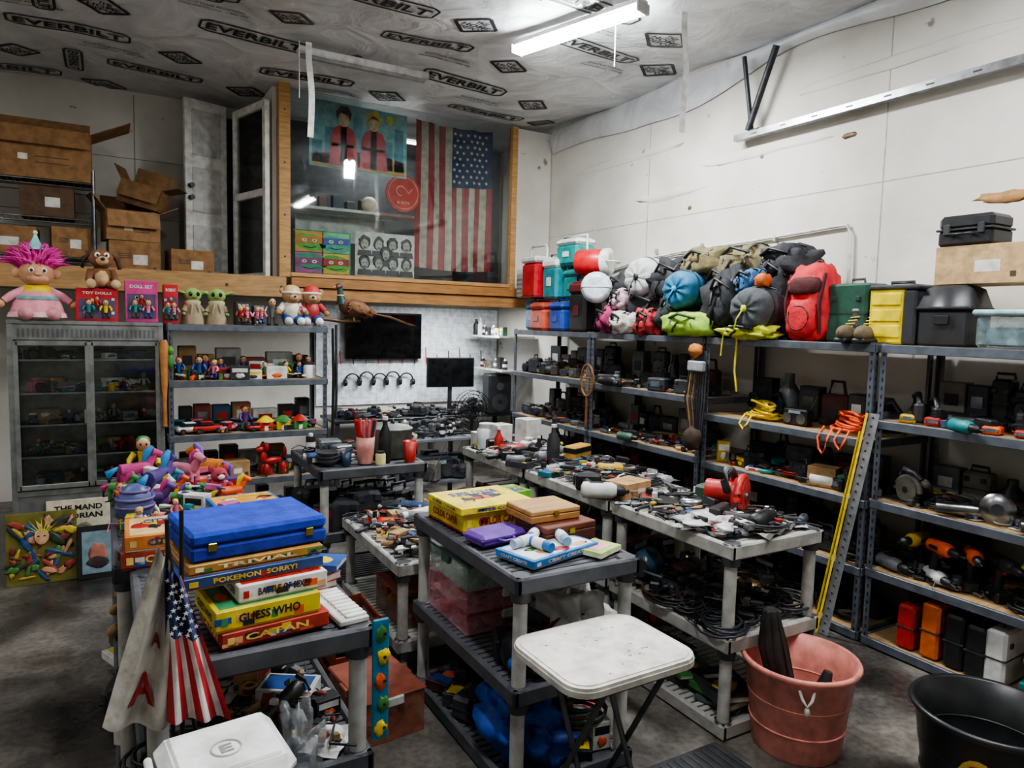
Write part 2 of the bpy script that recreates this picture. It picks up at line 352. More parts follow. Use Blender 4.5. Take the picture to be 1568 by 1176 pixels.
def ribbon(x,y,z0,z1,w):
    b=B('hanging_strip'); b.surf(2,16,lambda u,v:(x+(u-.5)*w+.012*math.sin(v*5),y+.01*math.sin(v*9),z0+(z1-z0)*v),lambda u,v:'#ededea/.4'); b.done()
ribbon(1.51,6.08,3.4,4.16,.05); ribbon(3.63,3.94,3.3,4.16,.055); ribbon(2.5,4.1,4.0,4.16,.03)
b=B('pull_cord'); b.tube([(1.42,6.08,4.16),(1.42,6.08,3.7)],.004,'#d8d8d2'); b.tube([(3.2,4.2,4.12),(3.2,4.2,3.75)],.003,'#d8d8d2');b.done()
b=B('garage_door_track')
b.box(4.56,3.0,3.44,.05,2.6,.015,'#8f9193/.35/1'); b.box(4.535,3.0,3.44,.01,2.6,.05,'#a5a7a9/.35/1'); b.box(4.585,3.0,3.44,.01,2.6,.05,'#a5a7a9/.35/1')
for k in range(9): b.box(4.529,1.85+k*.28,3.46,.004,.05,.01,'#3a3b3d')
G='#3c3f42/.5/.6'
b.tube([(4.54,4.16,3.5),(4.52,3.9,4.08)],.026,G); b.tube([(4.5,4.2,4.08),(4.56,4.14,3.5)],.018,G); b.tube([(4.56,4.2,3.48),(4.56,3.75,3.48)],.014,G)
b.box(4.55,4.1,3.45,.04,.1,.05,G); b.done()
b=B('wall_conduit'); g='#cfcdc6/.5'
b.tube([(4.62,6.3,2.42),(4.62,5.9,2.5),(4.62,5.47,2.56),(4.62,4.9,2.6),(4.62,4.2,2.62),(4.62,3.32,2.66),(4.62,3.27,2.66),(4.62,3.24,2.6),(4.62,3.22,2.0)],.012,g)
b.tube([(4.62,5.47,2.5),(4.62,5.0,2.56),(4.62,4.6,2.55)],.006,'#b0aea8')
for y in(3.9,4.7,5.3): b.box(4.625,y,2.6,.03,.02,.05,'#a5a5a2')
b.done()
# ------------------------------------------------------------------ furniture
ST='#5f656e/.45/.3'
def steel_shelf(name,x0,x1,y0,y1,levels,h=1.84):
    b=B(name,(0,0,0)); t=.035
    for x,sx in((x0,1),(x1,-1)):
        for y,sy in((y0,1),(y1,-1)):
            b.box(x+sx*t/2,y,0,t,.004,h,ST); b.box(x,y+sy*t/2,0,.004,t,h,ST)
            z=.06
            while z<h-.03:
                b.box(x+sx*t/2,y-sy*.0015,z,.009,.003,.022,'#15161a'); b.box(x-sx*.0015,y+sy*t/2,z,.003,.009,.022,'#15161a'); z+=.05
    for z in levels:
        for y in(y0,y1): b.box((x0+x1)/2,y,z-.05,x1-x0,.02,.05,ST,.003)
        for x in(x0,x1): b.box(x,(y0+y1)/2,z-.05,.02,y1-y0,.05,ST,.003)
        b.box((x0+x1)/2,(y0+y1)/2,z-.02,x1-x0-.03,y1-y0-.03,.018,'woodb09268')
        b.box((x0+x1)/2,(y0+y1)/2,z-.045,.03,y1-y0-.03,.02,ST)
    return b.done()
RX0,RX1=3.97,4.58
steel_shelf('steel_shelving_unit',RX0,RX1,1.08,2.53,(1.83,1.38,.90,.48,.06))
steel_shelf('steel_shelving_unit',RX0,RX1,2.57,3.93,(1.83,1.25,.88,.46,.06))
steel_shelf('steel_shelving_unit',RX0,RX1,3.97,5.40,(1.83,1.36,.90,.48,.06))
steel_shelf('steel_shelving_unit',RX0,RX1,5.44,6.86,(1.83,1.37,.90,.48,.06))
steel_shelf('steel_shelving_unit',.41,1.63,6.0,6.45,(1.83,1.39,.96,.58,.1))
def resin(name,x0,x1,y0,y1,levels,top='#4a4c50/.6',leg='#a6a5a0/.6',rim=None):
    b=B(name); rim=rim or top;cx,cy=(x0+x1)/2,(y0+y1)/2
    for z in levels:
        for y in(y0,y1): b.box(cx,y-(.015 if y==y1 else -.015),z-.065,x1-x0,.03,.07,rim,.008)
        for x in(x0,x1): b.box(x-(.015 if x==x1 else -.015),cy,z-.065,.03,y1-y0,.07,rim,.008)
        n=int((y1-y0)/.045)
        for i in range(n): b.box(cx,y0+.03+(i+.5)*(y1-y0-.06)/n,z-.03,x1-x0-.04,(y1-y0-.06)/n*.72,.025,top,.003)
        for x in(x0+.16,cx,x1-.16): b.box(x,cy,z-.055,.02,y1-y0-.05,.03,top)
        for x in(x0+.045,x1-.045):
            for y in(y0+.045,y1-.045): b.lathe([(.04,z-.1),(.045,z-.06),(.045,z+.003),(.036,z+.006)],'#3b3d41',12,(x,y,0))
    for x in(x0+.045,x1-.045):
        for y in(y0+.045,y1-.045):
            b.lathe([(.033,0),(.033,.03),(.029,.05),(.029,max(levels)-.02)],leg,14,(x,y,0))
    return b.done()
DG='#4b4d52/.6'; LG='#aeada7/.6'
resin('utility_shelf_cart',1.34,1.95,2.25,3.30,(.92,.47,.07),DG,LG)
resin('utility_shelf_cart',2.42,3.06,2.18,3.06,(.92,.48,.07),LG,LG,LG)
resin('utility_shelf_cart',2.42,3.06,3.10,4.0,(.92,.48,.07),LG,LG,LG)
resin('utility_shelf_cart',2.42,3.06,4.04,4.96,(.92,.48,.07),LG,LG,LG)
resin('utility_shelf_cart',.06,.73,2.1,3.0,(.92,.5,.07),DG,LG)
resin('utility_shelf_cart',.0,.66,3.05,4.5,(.92,.5,.07),DG,LG)
resin('utility_shelf_cart',1.17,1.92,4.48,5.3,(.92,.5,.07),DG,LG)
resin('utility_shelf_cart',1.3,1.95,3.4,4.42,(.62,.2),LG,LG,LG)
b=B('glass_display_cabinet'); C='#8d8f8c/.4/.6'; x0,x1,y0,y1=-.58,.36,6.0,6.4;xm=(x0+x1)/2
for x in(x0,x1):
    for y in(y0,y1): b.box(x,y,0,.035,.035,1.83,C,.003)
b.box(xm,6.2,1.81,.98,.44,.03,C,.005); b.box(xm,y0-.005,1.7,.94,.02,.11,C,.003)
for i in range(30): b.box(x0+.05+i*.029,y0-.016,1.72,.015,.004,.06,'#55565a')
b.box(xm,y1,0,.94,.01,1.8,'#c2c4c4/.4')
for x in(x0,x1): b.box(x,6.2,.62,.004,.38,1.1,'glass')
b.box(xm,y0,0,.94,.02,.6,'#6f716f/.5/.3',.003); b.box(xm,y0,.58,.94,.03,.04,C,.003)
b.box(xm,6.2,.62,.9,.36,.012,'#9a9c9c/.3')
for z in(.85,1.08,1.31,1.55): b.box(xm,6.2,z,.9,.36,.006,'glass'); b.box(xm,6.02,z,.9,.012,.012,'#b5b7b7/.3')
for k in(0,1):
    xa=x0+.03+k*.455; xb=xa+.43
    for x in(xa,xb): b.box(x,y0-.02,.63,.03,.02,1.06,C,.003)
    for z in(.63,1.66): b.box((xa+xb)/2,y0-.02,z,.43,.02,.035,C,.003)
    b.box((xa+xb)/2,y0-.018,.65,.42,.004,1.02,'glass')
b.box(xm-.03,y0-.04,1.1,.012,.02,.1,'#c8c8c8/.2/1'); b.done()
# ------------------------------------------------------------------ small items
BK='#1a1b1d/.45'; DK='#303135/.5'; SV='#9ea1a4/.3/1'; RD='#a8241d/.4'; YL='#d8b91c/.45'; OR='#dc5a1c/.45'; BL='#1f4a90/.45'; GN='#3a7a38/.5'; TL='#1d7f82/.45'; WH='#d2d2ce/.45'; CB='#9c7a50/.8'; PK='#d07a90/.5'; TN='#a5825f/.7'
rd=random.Random(7)
def i_drill(b,c=OR):
    b.tube([(-.09,0,.2),(-.08,0,.2),(.05,0,.2),(.07,0,.2)],[.02,.038,.038,.026],c,10); b.tube([(.07,0,.2),(.12,0,.2),(.13,0,.2)],[.024,.022,.008],BK,10)
    b.tube([(.13,0,.2),(.17,0,.2)],.004,SV,6); b.tube([(-.03,0,.18),(-.045,0,.12),(-.055,0,.05)],[.026,.022,.024],BK,8,1); b.box(-.045,0,0,.12,.075,.055,BK,.008); b.box(-.005,0,.145,.02,.018,.035,RD,.004); b.box(-.02,0,.19,.07,.078,.02,BK,.004)
def i_drillside(b,c=OR):
    b.T=b.T@TR(0,0,.04,rx=pi/2); i_drill(b,c)
def i_csaw(b,c='#c8322a/.4'):
    b.box(0,0,.0,.3,.16,.006,SV); b.cyl(0,-.03,.07,.09,.012,SV,ax='y',n=24); b.torus(0,-.03,.08,.095,.018,c,'y',16,8,0,pi); b.cyl(0,-.05,.09,.08,.05,c,ax='y',n=20)
    b.cyl(0,0,.1,.05,.13,c,ax='y',n=14); b.tube([(-.07,.02,.12),(-.12,.02,.17),(-.08,.02,.215),(.0,.02,.2),(.06,.02,.16)],.019,DK,8); b.ball(.09,.02,.14,.035,.03,.03,c); b.cyl(0,-.06,.09,.02,.015,SV,ax='y')
def i_grinder(b,c=BK):
    b.tube([(-.12,0,.035),(.06,0,.035),(.1,0,.04)],[.026,.032,.03],c,10); b.cyl(.12,0,.0,.03,.07,SV); b.cyl(.12,0,0,.06,.004,'#8a8a88',n=20); b.tube([(.1,.03,.04),(.1,.12,.05)],.014,BK)
def i_jigsaw(b,c=GN):
    b.box(0,0,0,.15,.07,.005,SV); b.box(.03,0,.01,.07,.06,.12,c,.015); b.tube([(.04,0,.12),(0,0,.18),(-.09,0,.16),(-.11,0,.08),(-.03,0,.05)],.02,BK,8)
def i_hammer(b,c=TN):
    b.tube([(-.15,0,.018),(.12,0,.018)],[.014,.01],TN,8); b.tube([(.12,-.045,.018),(.12,.03,.018),(.13,.07,.012)],[.015,.012,.004],DK)
def i_driver(b,c=RD):
    b.tube([(-.1,0,.014),(-.09,0,.014),(-.01,0,.014),(0,0,.014)],[.008,.014,.013,.007],c,8); b.tube([(0,0,.014),(.1,0,.014)],.003,SV,6)
def i_pliers(b,c=RD):
    for s in(-1,1): b.tube([(-.12,s*.035,.01),(-.06,s*.03,.01),(0,s*.006,.01)],.008,c,6); b.tube([(0,-s*.004,.01),(.05,-s*.01,.01),(.08,-s*.002,.01)],[.008,.009,.003],SV,6)
def i_wrench(b,c=SV):
    b.box(0,0,.002,.16,.016,.008,SV,.003); b.torus(.09,0,.006,.014,.005,SV,n=10,k=6,a0=.6,a1=5.6); b.torus(-.09,0,.006,.013,.005,SV,n=10,k=6)
def i_case(b,c=BK,w=.3,d=.1,h=.24):
    b.box(0,0,0,w,d,h,c,.015); b.box(0,0,h*.48,w+.004,d+.004,.008,DK); b.tube([(-.05,-0,h),(-.045,0,h+.03),(.045,0,h+.03),(.05,0,h)],.008,DK,8)
    for s in(-1,1): b.box(s*w*.3,-d/2-.004,h*.7,.03,.01,.03,DK,.003)
def i_scase(b,c=BK): i_case(b,rd.choice((BK,DK,'#30343a/.5')),rd.uniform(.12,.2),.1,rd.uniform(.08,.15))
def i_carton(b,w=.2,d=.15,h=.12,c=CB,op=False):
    b.box(0,0,0,w,d,h,c,.002); b.box(0,0,h,w*.98,.045,.001,'#b59a70/.3'); b.box(w*.1,-d/2-.0006,h*.3,w*.28,.001,h*.3,'#cfcdc6'); b.box(w*.38,-d/2-.0006,h*.15,.03,.001,.03,'#4a3c2a')
def i_smallcarton(b,c=CB): i_carton(b,rd.uniform(.1,.18),rd.uniform(.08,.12),rd.uniform(.04,.1),rd.choice((CB,WH,CB,'#6a5a48/.7',DK)))
def i_cord(b,c=BK,R=.09,n=4,r=.005):
    s=rd.random()*9;p=[]
    for i in range(n*14):
        a=i/14*2*pi; q=R*(1+.5*noise.noise(Vector((i*.11,s,0)))); p.append((q*math.cos(a)+.01*math.sin(i*.3),q*.85*math.sin(a),r+.012*(i/14)*.8+.014*abs(noise.noise(Vector((i*.2,s,3))))))
    b.tube(p,r,c,5)
def i_bcord(b,c=BK): i_cord(b,rd.choice((BK,BK,DK,c)),.09,4,.005)
def i_can(b,c=BL,r=.03,h=.1):
    b.lathe([(r*.9,0),(r,.005),(r,h-.008),(r*.92,h)],c,12); b.lathe([(r*.5,h),(r*.5,h+.015),(r*.3,h+.02)],WH,10); b.lathe([(r*1.01,h*.3),(r*1.01,h*.65)],WH,12,cap=False)
def i_jar(b,c='#c8c4b0/.2',r=.035,h=.09): b.lathe([(r,0),(r,h*.75),(r*.75,h*.85)],c,12); b.lathe([(r*.8,h*.85),(r*.8,h)],rd.choice((RD,DK,WH,SV)),12)
def i_cup(b,c=BL,r=.04,h=.09): b.lathe([(r*.75,0),(r,h),(r*.9,h),(r*.68,.008)],c,14); b.torus(r+.012,0,h*.5,.022,.005,c,'y',10,6)
def i_gadget(b,c=BK):
    w=rd.uniform(.08,.16);d=rd.uniform(.06,.12);h=rd.uniform(.03,.09)
    b.box(0,0,0,w,d,h,c,.01); b.box(0,-d/2-.001,h*.35,w*.5,.003,h*.4,'#50606a/.2')
    for k in(-1,1): b.cyl(k*w*.36,-d/2-.01,h*.5,.008,.012,SV,ax='y',n=8)
def i_camera(b,c=BK):
    b.box(0,0,0,.13,.06,.085,c,.012); b.lathe([(.035,0),(.035,.05),(.03,.055)],DK,14,(0,-.085,.045),'y'); b.lathe([(.024,0),(.024,.002)],'#20304a/.05',14,(0,-.087,.045),'y'); b.box(0,0,.085,.05,.045,.022,c,.006); b.cyl(.045,0,.085,.012,.01,SV)
def i_figure(b,c=RD,s2=None):
    s2=s2 or rd.choice(('#2d4a9a','#3a3a3c','#6a4a30','#8a2a2a','#3a5a3a'))
    for s in(-1,1):
        b.tube([(s*.014,0,.045),(s*.016,0,.008)],[.01,.008],s2,7); b.box(s*.017,-.008,0,.018,.034,.012,BK,.004)
        b.tube([(s*.022,0,.088),(s*.036,-.004,.068),(s*.036,-.02,.055)],[.009,.008,.007],c,7)
    b.tube([(0,0,.04),(0,0,.065),(0,0,.092)],[.018,.019,.022],c,9,.7); b.ball(0,-.002,.112,.018,.018,.021,'#c89a78',n=10); b.ball(0,.004,.122,.019,.018,.014,rd.choice((BK,'#5a3418','#d6b040',RD,GN)),n=8)
    for s in(-1,1): b.ball(s*.007,-.018,.114,.003,.002,.004,BK,n=6)
def i_car(b,c=RD):
    b.box(0,0,.012,.16,.07,.028,c,.01); b.box(-.008,0,.036,.085,.06,.026,'#20262e/.15',.012); b.box(-.008,0,.058,.06,.055,.006,c,.003)
    for x in(-.05,.05):
        for y in(-.034,.034): b.lathe([(.016,-.006),(.016,.006)],BK,12,(x,y,.016),'y'); b.lathe([(.008,-.007),(.008,.007)],SV,8,(x,y,.016),'y')
def i_book(b,c=BL):
    w=rd.uniform(.11,.17);d=w*1.35;h=rd.uniform(.012,.03); b.box(0,0,.002,w,d,h-.002,'#d4cfc0'); b.box(0,0,h,w+.006,d+.006,.002,c); b.box(0,0,-.0,w+.006,d+.006,.002,c); b.box(-w/2-.003,0,0,.002,d+.006,h,c); b.box(0,d*.2,h+.002,w*.7,d*.12,.0006,WH); b.ball(0,-d*.1,h+.002,w*.3,d*.2,.001,YL,.5,2,n=8)
def i_boxset(b,c=BL):
    w=rd.uniform(.07,.14);d=rd.uniform(.05,.1);h=rd.uniform(.06,.14); b.box(0,0,0,w,d,h,c,.002); b.box(0,-d/2-.0006,h*.55,w*.8,.001,h*.3,rd.choice((WH,YL,RD,BK))); b.ball(0,-d/2-.001,h*.28,w*.28,.002,h*.2,rd.choice((YL,OR,WH,DK)),.4,1,n=8)
def i_flatpack(b,c=WH):
    c=rd.choice((c,WH,DK)); w=rd.uniform(.12,.2);d=rd.uniform(.08,.14);h=rd.uniform(.02,.05); b.box(0,0,0,w,d,h,c,.002); b.box(0,0,h,w*.85,d*.8,.0008,rd.choice((WH,DK,RD,BL,YL))); b.ball(w*.1,0,h+.001,w*.2,d*.3,.001,rd.choice((SV,BK,OR)),.5,3,n=8); b.box(0,-d/2-.0005,h*.2,w*.7,.001,h*.6,rd.choice((BK,RD,WH)))
def i_bottle(b,c=GN,h=.2): b.lathe([(.032,0),(.034,h*.1),(.034,h*.6),(.014,h*.8),(.012,h*.93)],c,12); b.lathe([(.015,h*.93),(.015,h)],WH,10)
def i_helmet(b,c=RD): b.ball(0,0,.06,.11,.13,.1,c,n=14); b.tube([(-.08,-.1,.04),(0,-.16,.03),(.08,-.1,.04)],.012,c)
def i_phones(b,c=BK):
    b.torus(0,0,.1,.08,.009,c,'y',14,6,0,pi)
    for s in(-1,1): b.lathe([(.03,-.02),(.038,-.01),(.038,.01),(.03,.02)],c,12,(s*.08,0,.08),'x'); b.tube([(s*.08,0,.11),(s*.08,0,.08)],.006,c)
def i_plush(b,c='#e08a9c/.9',s2=WH):
    b.ball(0,0,.07,.055,.05,.065,c); b.ball(0,-.01,.15,.045,.042,.042,c); b.ball(0,-.045,.142,.02,.018,.016,s2)
    for s in(-1,1): b.ball(s*.038,0,.185,.018,.01,.022,c); b.ball(s*.05,-.03,.09,.018,.03,.018,c); b.ball(s*.04,-.05,.025,.024,.035,.022,c); b.ball(s*.016,-.048,.16,.006,.004,.006,BK,n=6)
def i_pony(b,c=PK):
    b.tube([(-.05,0,.07),(0,0,.068),(.05,0,.075)],[.026,.028,.024],c,10); b.tube([(.045,0,.08),(.07,0,.12)],[.018,.014],c,8); b.tube([(.06,0,.13),(.095,0,.115)],[.018,.012],c,8)
    for x in(-.045,.045):
        for y in(-.014,.014): b.tube([(x,y,.06),(x,y,0)],[.011,.009],c,7)
    m=rd.choice(('#6a4aa0/.7','#2a7ab0/.7',YL,'#c83a80/.7')); b.tube([(.065,0,.15),(.045,0,.13),(.03,0,.09)],[.008,.016,.006],m,7); b.tube([(-.055,0,.085),(-.085,0,.07),(-.085,0,.02)],[.006,.016,.006],m,7)
def i_paper(b,c=WH):
    s=rd.random()*9; m=rd.choice((WH,'#a8a49a/.7','#c8c4b8/.6',WH)); b.surf(7,6,lambda u,v:((u-.5)*.2,(v-.5)*.15,.004+.03*abs(noise.noise(Vector((u*3,v*3,s))))),lambda u,v:m,False)
def i_zipbag(b,c=WH):
    b.ball(0,0,.02,.08,.06,.02,'cleard0d4d6',1.0,rd.random()*9,14); b.box(0,0,.008,.06,.04,.012,c,.004); b.box(.02,.02,.01,.03,.03,.014,DK,.003)
def i_tray(b,c=DK):
    w,d=.22,.14; b.box(0,0,0,w,d,.005,DK)
    for s in(-1,1): b.box(s*w/2,0,0,.006,d,.035,DK); b.box(0,s*d/2,0,w,.006,.035,DK)
    for i in range(6): b.tube([(-.08+.03*i,-.05,.012),(-.08+.03*i+.01,.05,.014)],.006,rd.choice((SV,RD,YL,BK)),6)
def i_radio(b,c=BK):
    b.box(0,0,0,.24,.09,.14,c,.012)
    for s in(-1,1): b.lathe([(.045,0),(.045,.006),(.035,.002)],SV,14,(s*.07,-.052,.06),'y')
    b.box(0,-.046,.1,.12,.004,.025,'#8fa0a8/.2'); b.tube([(.1,.03,.14),(.16,.03,.26)],.002,SV,5)
def i_rope(b,c=YL,R=.1): i_cord(b,c,R,8,.008)
CO={'k':[BK,DK,'#232a33/.4','#3a3532/.5',BK,'#5a5e62/.4','#4a2422/.5','#6e6a62/.6'],'c':[RD,YL,BL,OR,GN,WH,PK,TL,'#5a3878/.5','#b86090/.5',DK,WH],'t':[BK,DK,RD,'#c09a20/.5',BK,TL,BK,SV,'#3a5a4a/.5',DK,'#6a6e72/.4',WH],'b':[CB,BK,WH,DK,'#7a3030/.5','#2a4a6a/.5','#8a8c88/.5'],
'm':[BK,DK,SV,SV,'#6a6e72/.4',BK,WH,'#8a7a64/.6','#55504a/.5',DK,RD,BK,'#2a4a6a/.5','#b89a30/.5']}
def bits(b,w,d,n,pal,zl=.04,s=1):
    if pal=='t': pal='m'
    for i in range(n):
        x=rd.uniform(-.5,.5)*w*.94;y=rd.uniform(-.5,.5)*d*.94;z=rd.random()**2*zl;c=rd.choice(CO[pal]);k=rd.random()
        b.T=TR(x,y,z,rz=rd.uniform(0,6.3),s=s*rd.uniform(.7,1.2))
        if k<.3: b.box(0,0,0,rd.uniform(.02,.09),rd.uniform(.015,.05),rd.uniform(.008,.04),c,.003,(rd.uniform(-.2,.2),rd.uniform(-.2,.2),0))
        elif k<.5: b.tube([(-.05,0,.008),(0,.01*rd.random(),.01),(.06,0,.008)],[.008,.006,.004],c,6)
        elif k<.6: b.cyl(0,0,0,rd.uniform(.008,.022),rd.uniform(.015,.05),c,n=10)
        elif k<.68: b.torus(0,0,.006,rd.uniform(.015,.035),.005,c,n=12,k=5)
        elif k<.84: b.tube([(-.1,0,.005),(-.05,.05,.02),(.02,-.04,.01),(.07,.0,.015),(.1,.04,.006)],.0035,rd.choice((BK,BK,DK,c)),5)
        elif k<.92: b.ball(0,0,.012,rd.uniform(.012,.03),.015,.012,c,.5,i,8)
        else: b.box(0,0,0,rd.uniform(.04,.1),rd.uniform(.03,.08),.003,rd.choice((WH,c)),0,(.05,.1,0))
def scatter(name,x0,x1,y0,y1,z,nx,ny,kinds,pal,seed,face=0,s=1,jit=.35,nb=60,back=0,bpal='k',bz=.04,bs=1,sv=.25):
    rd.seed(seed); b=B(name,((x0+x1)/2,(y0+y1)/2,z)); w,d=(x1-x0),(y1-y0)
    if back:
        L=d if face else w; t=-L/2+.03
        while t<L/2-.08:
            q=rd.uniform(.1,.24)
            if t+q>L/2: break
            h=back*rd.uniform(.5,1)
            b.T=TR(w/2-.06,-(t+q/2),0,rz=face) if face else TR(t+q/2,d/2-.05,0)
            c=rd.choice(CO[bpal]); k=rd.random()
            if k<.55 or bpal!='k': b.box(0,0,0,q*.92,.1,h,c,.006); b.box(0,-.052,h*.4,q*.5,.003,h*.3,rd.choice((WH,DK,SV,RD,BK))); b.box(0,-.052,h*.1,q*.7,.003,h*.15,rd.choice((WH,DK,YL,BK)))
            elif k<.75: i_case(b,c,q*.92,.1,h)
            elif k<.9: b.box(0,0,0,q*.9,.1,h*.7,c,.02); b.tube([(-q*.3,0,h*.65),(-q*.2,0,h),(q*.2,0,h),(q*.3,0,h*.65)],.012,c,7); b.cyl(0,-.055,h*.25,h*.15,.02,DK,ax='y')
            else: b.lathe([(q*.3,0),(q*.32,h*.6),(q*.15,h*.8),(q*.15,h)],c,12)
            t+=q
        w2=w-.12 if face else w; d2=d if face else d-.12; ox=-.06 if face else 0; oy=0 if face else -.06
    else: w2,d2,ox,oy=w,d,0,0
    for j in range(ny-1,-1,-1):
        for i in range(nx):
            x=ox+((i+.5+rd.uniform(-jit,jit))/nx-.5)*w2; y=oy+((j+.5+rd.uniform(-jit,jit))/ny-.5)*d2
            k=rd.choice(kinds); b.T=TR(x,y,0,rz=face+rd.uniform(-.9,.9),s=s*rd.uniform(1-sv,1+sv)); k(b,rd.choice(CO[pal]))
    bits(b,w,d,nb,pal,bz,bs)
    return b.done()
HT=[i_driver,i_pliers,i_wrench,i_hammer,i_tray,i_bcord,i_bcord,i_gadget,i_flatpack,i_smallcarton,i_paper,i_zipbag,i_drillside,i_grinder]
EL=[i_gadget,i_camera,i_scase,i_bcord,i_gadget,i_camera,i_flatpack]
H=-pi/2
A0,A1=4.03,4.5
scatter('power_tool_assortment',A0,A1,1.15,2.45,1.382,3,9,[i_drillside,i_gadget,i_jigsaw,i_scase,i_grinder,i_drillside],'t',11,H,.9,.3,120,.3)
scatter('power_tool_assortment',A0,A1,1.15,2.45,.902,3,9,[i_grinder,i_csaw,i_wrench,i_bcord,i_gadget,i_pliers,i_tray,i_wrench],'k',12,H,.9,.35,220,.24,'k',.05)
scatter('power_tool_assortment',4.2,A1,1.15,2.45,.482,2,8,[i_drillside,i_gadget,i_grinder,i_scase],'t',13,H,1.0,.3,120,.26)
scatter('power_tool_bits',A0,4.2,1.15,2.45,.482,1,8,[i_gadget,i_pliers,i_jar,i_bcord],'k',14,H,.8,.3,90)
scatter('hand_tool_assortment',A0,A1,2.62,3.88,.882,3,8,[i_scase,i_gadget,i_driver,i_boxset,i_bcord,i_drillside,i_flatpack],'t',15,H,1.0,.3,140,.28)
scatter('cable_and_tool_pile',A0,A1,2.62,3.88,.462,3,7,[i_bcord,i_gadget,i_scase,i_tray],'k',16,H,1.15,.3,80,.32)
scatter('electronics_assortment',A0,A1,4.02,5.35,1.362,3,9,EL+[i_drillside],'k',17,H,1.0,.3,110,.34)
scatter('hand_tool_assortment',A0,A1,4.02,5.35,.902,3,9,HT,'t',18,H,1.0,.3,150,.3)
scatter('electronics_assortment',A0,A1,4.02,5.35,.482,3,7,EL,'k',19,H,1.2,.3,60,.3)
scatter('camera_assortment',A0,A1,5.5,6.8,1.372,3,9,[i_camera,i_gadget,i_scase,i_boxset],'k',20,H,1.0,.3,90,.34)
scatter('electronics_assortment',A0,A1,5.5,6.8,.902,3,9,EL,'k',21,H,1.1,.3,90,.32)
scatter('electronics_assortment',A0,A1,5.5,6.8,.482,3,6,EL,'k',22,H,1.3,.3,40,.3)
def single(name,fn,x,y,z,rz=0,s=1,*a,**k):
    b=B(name,(x,y,z),rz,s); fn(b,*a,**k); b.done()
rd.seed(4)
for x,y,c,q in((4.08,2.16,OR,-.4),(4.1,2.0,OR,-.9),(4.12,2.33,'#c8a820/.45',-1.6),(4.1,1.84,BK,-.6),(4.12,1.68,'#c8a820/.45',-.2),(4.1,1.5,BK,-.8),(4.1,1.34,OR,-.5)): single('cordless_drill',i_drill,x,y,.482,H+q,1.05,c)
for y,c in((2.38,'#c8a820/.45'),(2.24,RD),(2.08,BK),(1.93,OR),(1.78,RD)): single('battery_pack',i_gadget,4.04,y,1.382,H+.2,.9,c)
for i in range(2): single('angle_grinder',i_grinder,4.06,1.62+i*.42,.902,H+.6,1.2,'#8b8d8f/.3/1')
single('saw_blade',lambda b:(b.lathe([(.02,-.001),(.085,-.001),(.085,.002),(.02,.002)],SV,28,(0,0,.085),'y'),b.lathe([(.03,-.004),(.03,.006)],DK,14,(0,0,.085),'y')),4.05,1.88,.902,H+.3)
for y,c,hh in((2.3,RD,.26),(2.16,'#c8601e/.4',.32),(2.03,BK,.3),(1.92,BK,.28),(1.82,WH,.3)): single('tool_case',i_case,4.14,y,.062,.05,1,c,.28,.1,hh)
for i,c in enumerate((BL,TL,'#47505a',RD)): single('paperback_book',i_book,4.1+.03*i,1.55+.02*i,.062+i*.04,.2*i,1.3,c)
scatter('toolbox_row',A0,A1,2.62,3.88,.062,2,6,[i_scase,i_bcord],'k',31,H,1.2,.15,40,.33)
scatter('toolbox_row',A0,A1,4.02,6.8,.062,2,9,[i_scase],'k',32,H,1.3,.15,40,.33)
def tangle(name,x,y,z,c,sy,hz,n,seed,hang=()):
    b=B(name,(x,y,z)); p=[]
    for i in range(n):
        t=i*.42; a=noise.noise(Vector((i*.13,seed,0)));q=noise.noise(Vector((seed,i*.13,5)))
        p.append((.13*math.sin(t)*(.8+.5*a),sy*math.cos(t*.97+a)*(.8+.5*q),.01+hz*(i/n)*(.7+.6*abs(a))))
    b.tube(p,.009,c,6)
    for (hy,l) in hang: b.tube([(-.05,hy,.03),(-.16,hy,.03),(-.2,hy,-.03),(-.205,hy+.01,-l),(-.2,hy+.03,-l-.03),(-.2,hy+.06,-l),(-.2,hy+.07,-.03),(-.15,hy+.06,.04)],.008,c,6)
    b.done()
tangle('yellow_rope_coil',4.15,3.52,1.252,YL,.18,.14,190,1,((-.03,.04),))
tangle('orange_extension_cord',4.15,2.82,1.252,'#dc5420/.5',.17,.15,190,3,((-.1,.06),(.02,.1)))
single('battery_charger',i_radio,4.12,3.2,1.252,H,.8)
scatter('hand_tool_assortment',4.32,4.52,2.62,3.88,1.252,1,6,[i_scase,i_gadget,i_jigsaw],'k',33,H,1.0,.2,30,.34)
single('cardboard_box',i_carton,4.1,2.95,.882,H+.3,1,.18,.13,.13); single('cardboard_box',i_carton,4.12,2.76,.882,H-.1,1,.13,.12,.1,'#3c8a64/.7')
def cooler(name,x,y,z,w,d,h,body,lid,rz=H):
    b=B(name,(x,y,z),rz); b.box(0,0,0,w,d,h*.74,body,.03); b.box(0,0,h*.72,w*1.04,d*1.06,h*.2,lid,.025); b.box(0,0,h*.9,w*.8,d*.8,h*.06,lid,.02)
    b.box(0,-d/2-.004,h*.3,w*.3,.008,h*.2,lid,.004)
    b.tube([(-w/2-.015,0,h*.5),(-w/2-.015,0,h*1.05),(w/2+.015,0,h*1.05),(w/2+.015,0,h*.5)],.012,lid,8); b.done()
def jug(name,x,y,z,r,h,body,lid,lie=0,rz=0):
    b=B(name,(x,y,z),rz); b.T=TR() if not lie else TR(0,h/2,r,rx=pi/2)
    b.lathe([(r*.92,0),(r,.02),(r,h*.78),(r*.95,h*.8)],body,18); b.lathe([(r*1.04,h*.78),(r*1.04,h*.95),(r*.7,h)],lid,18); b.torus(0,0,h*.86,r*1.0,.01,lid,'y',14,6,0,pi); b.done()
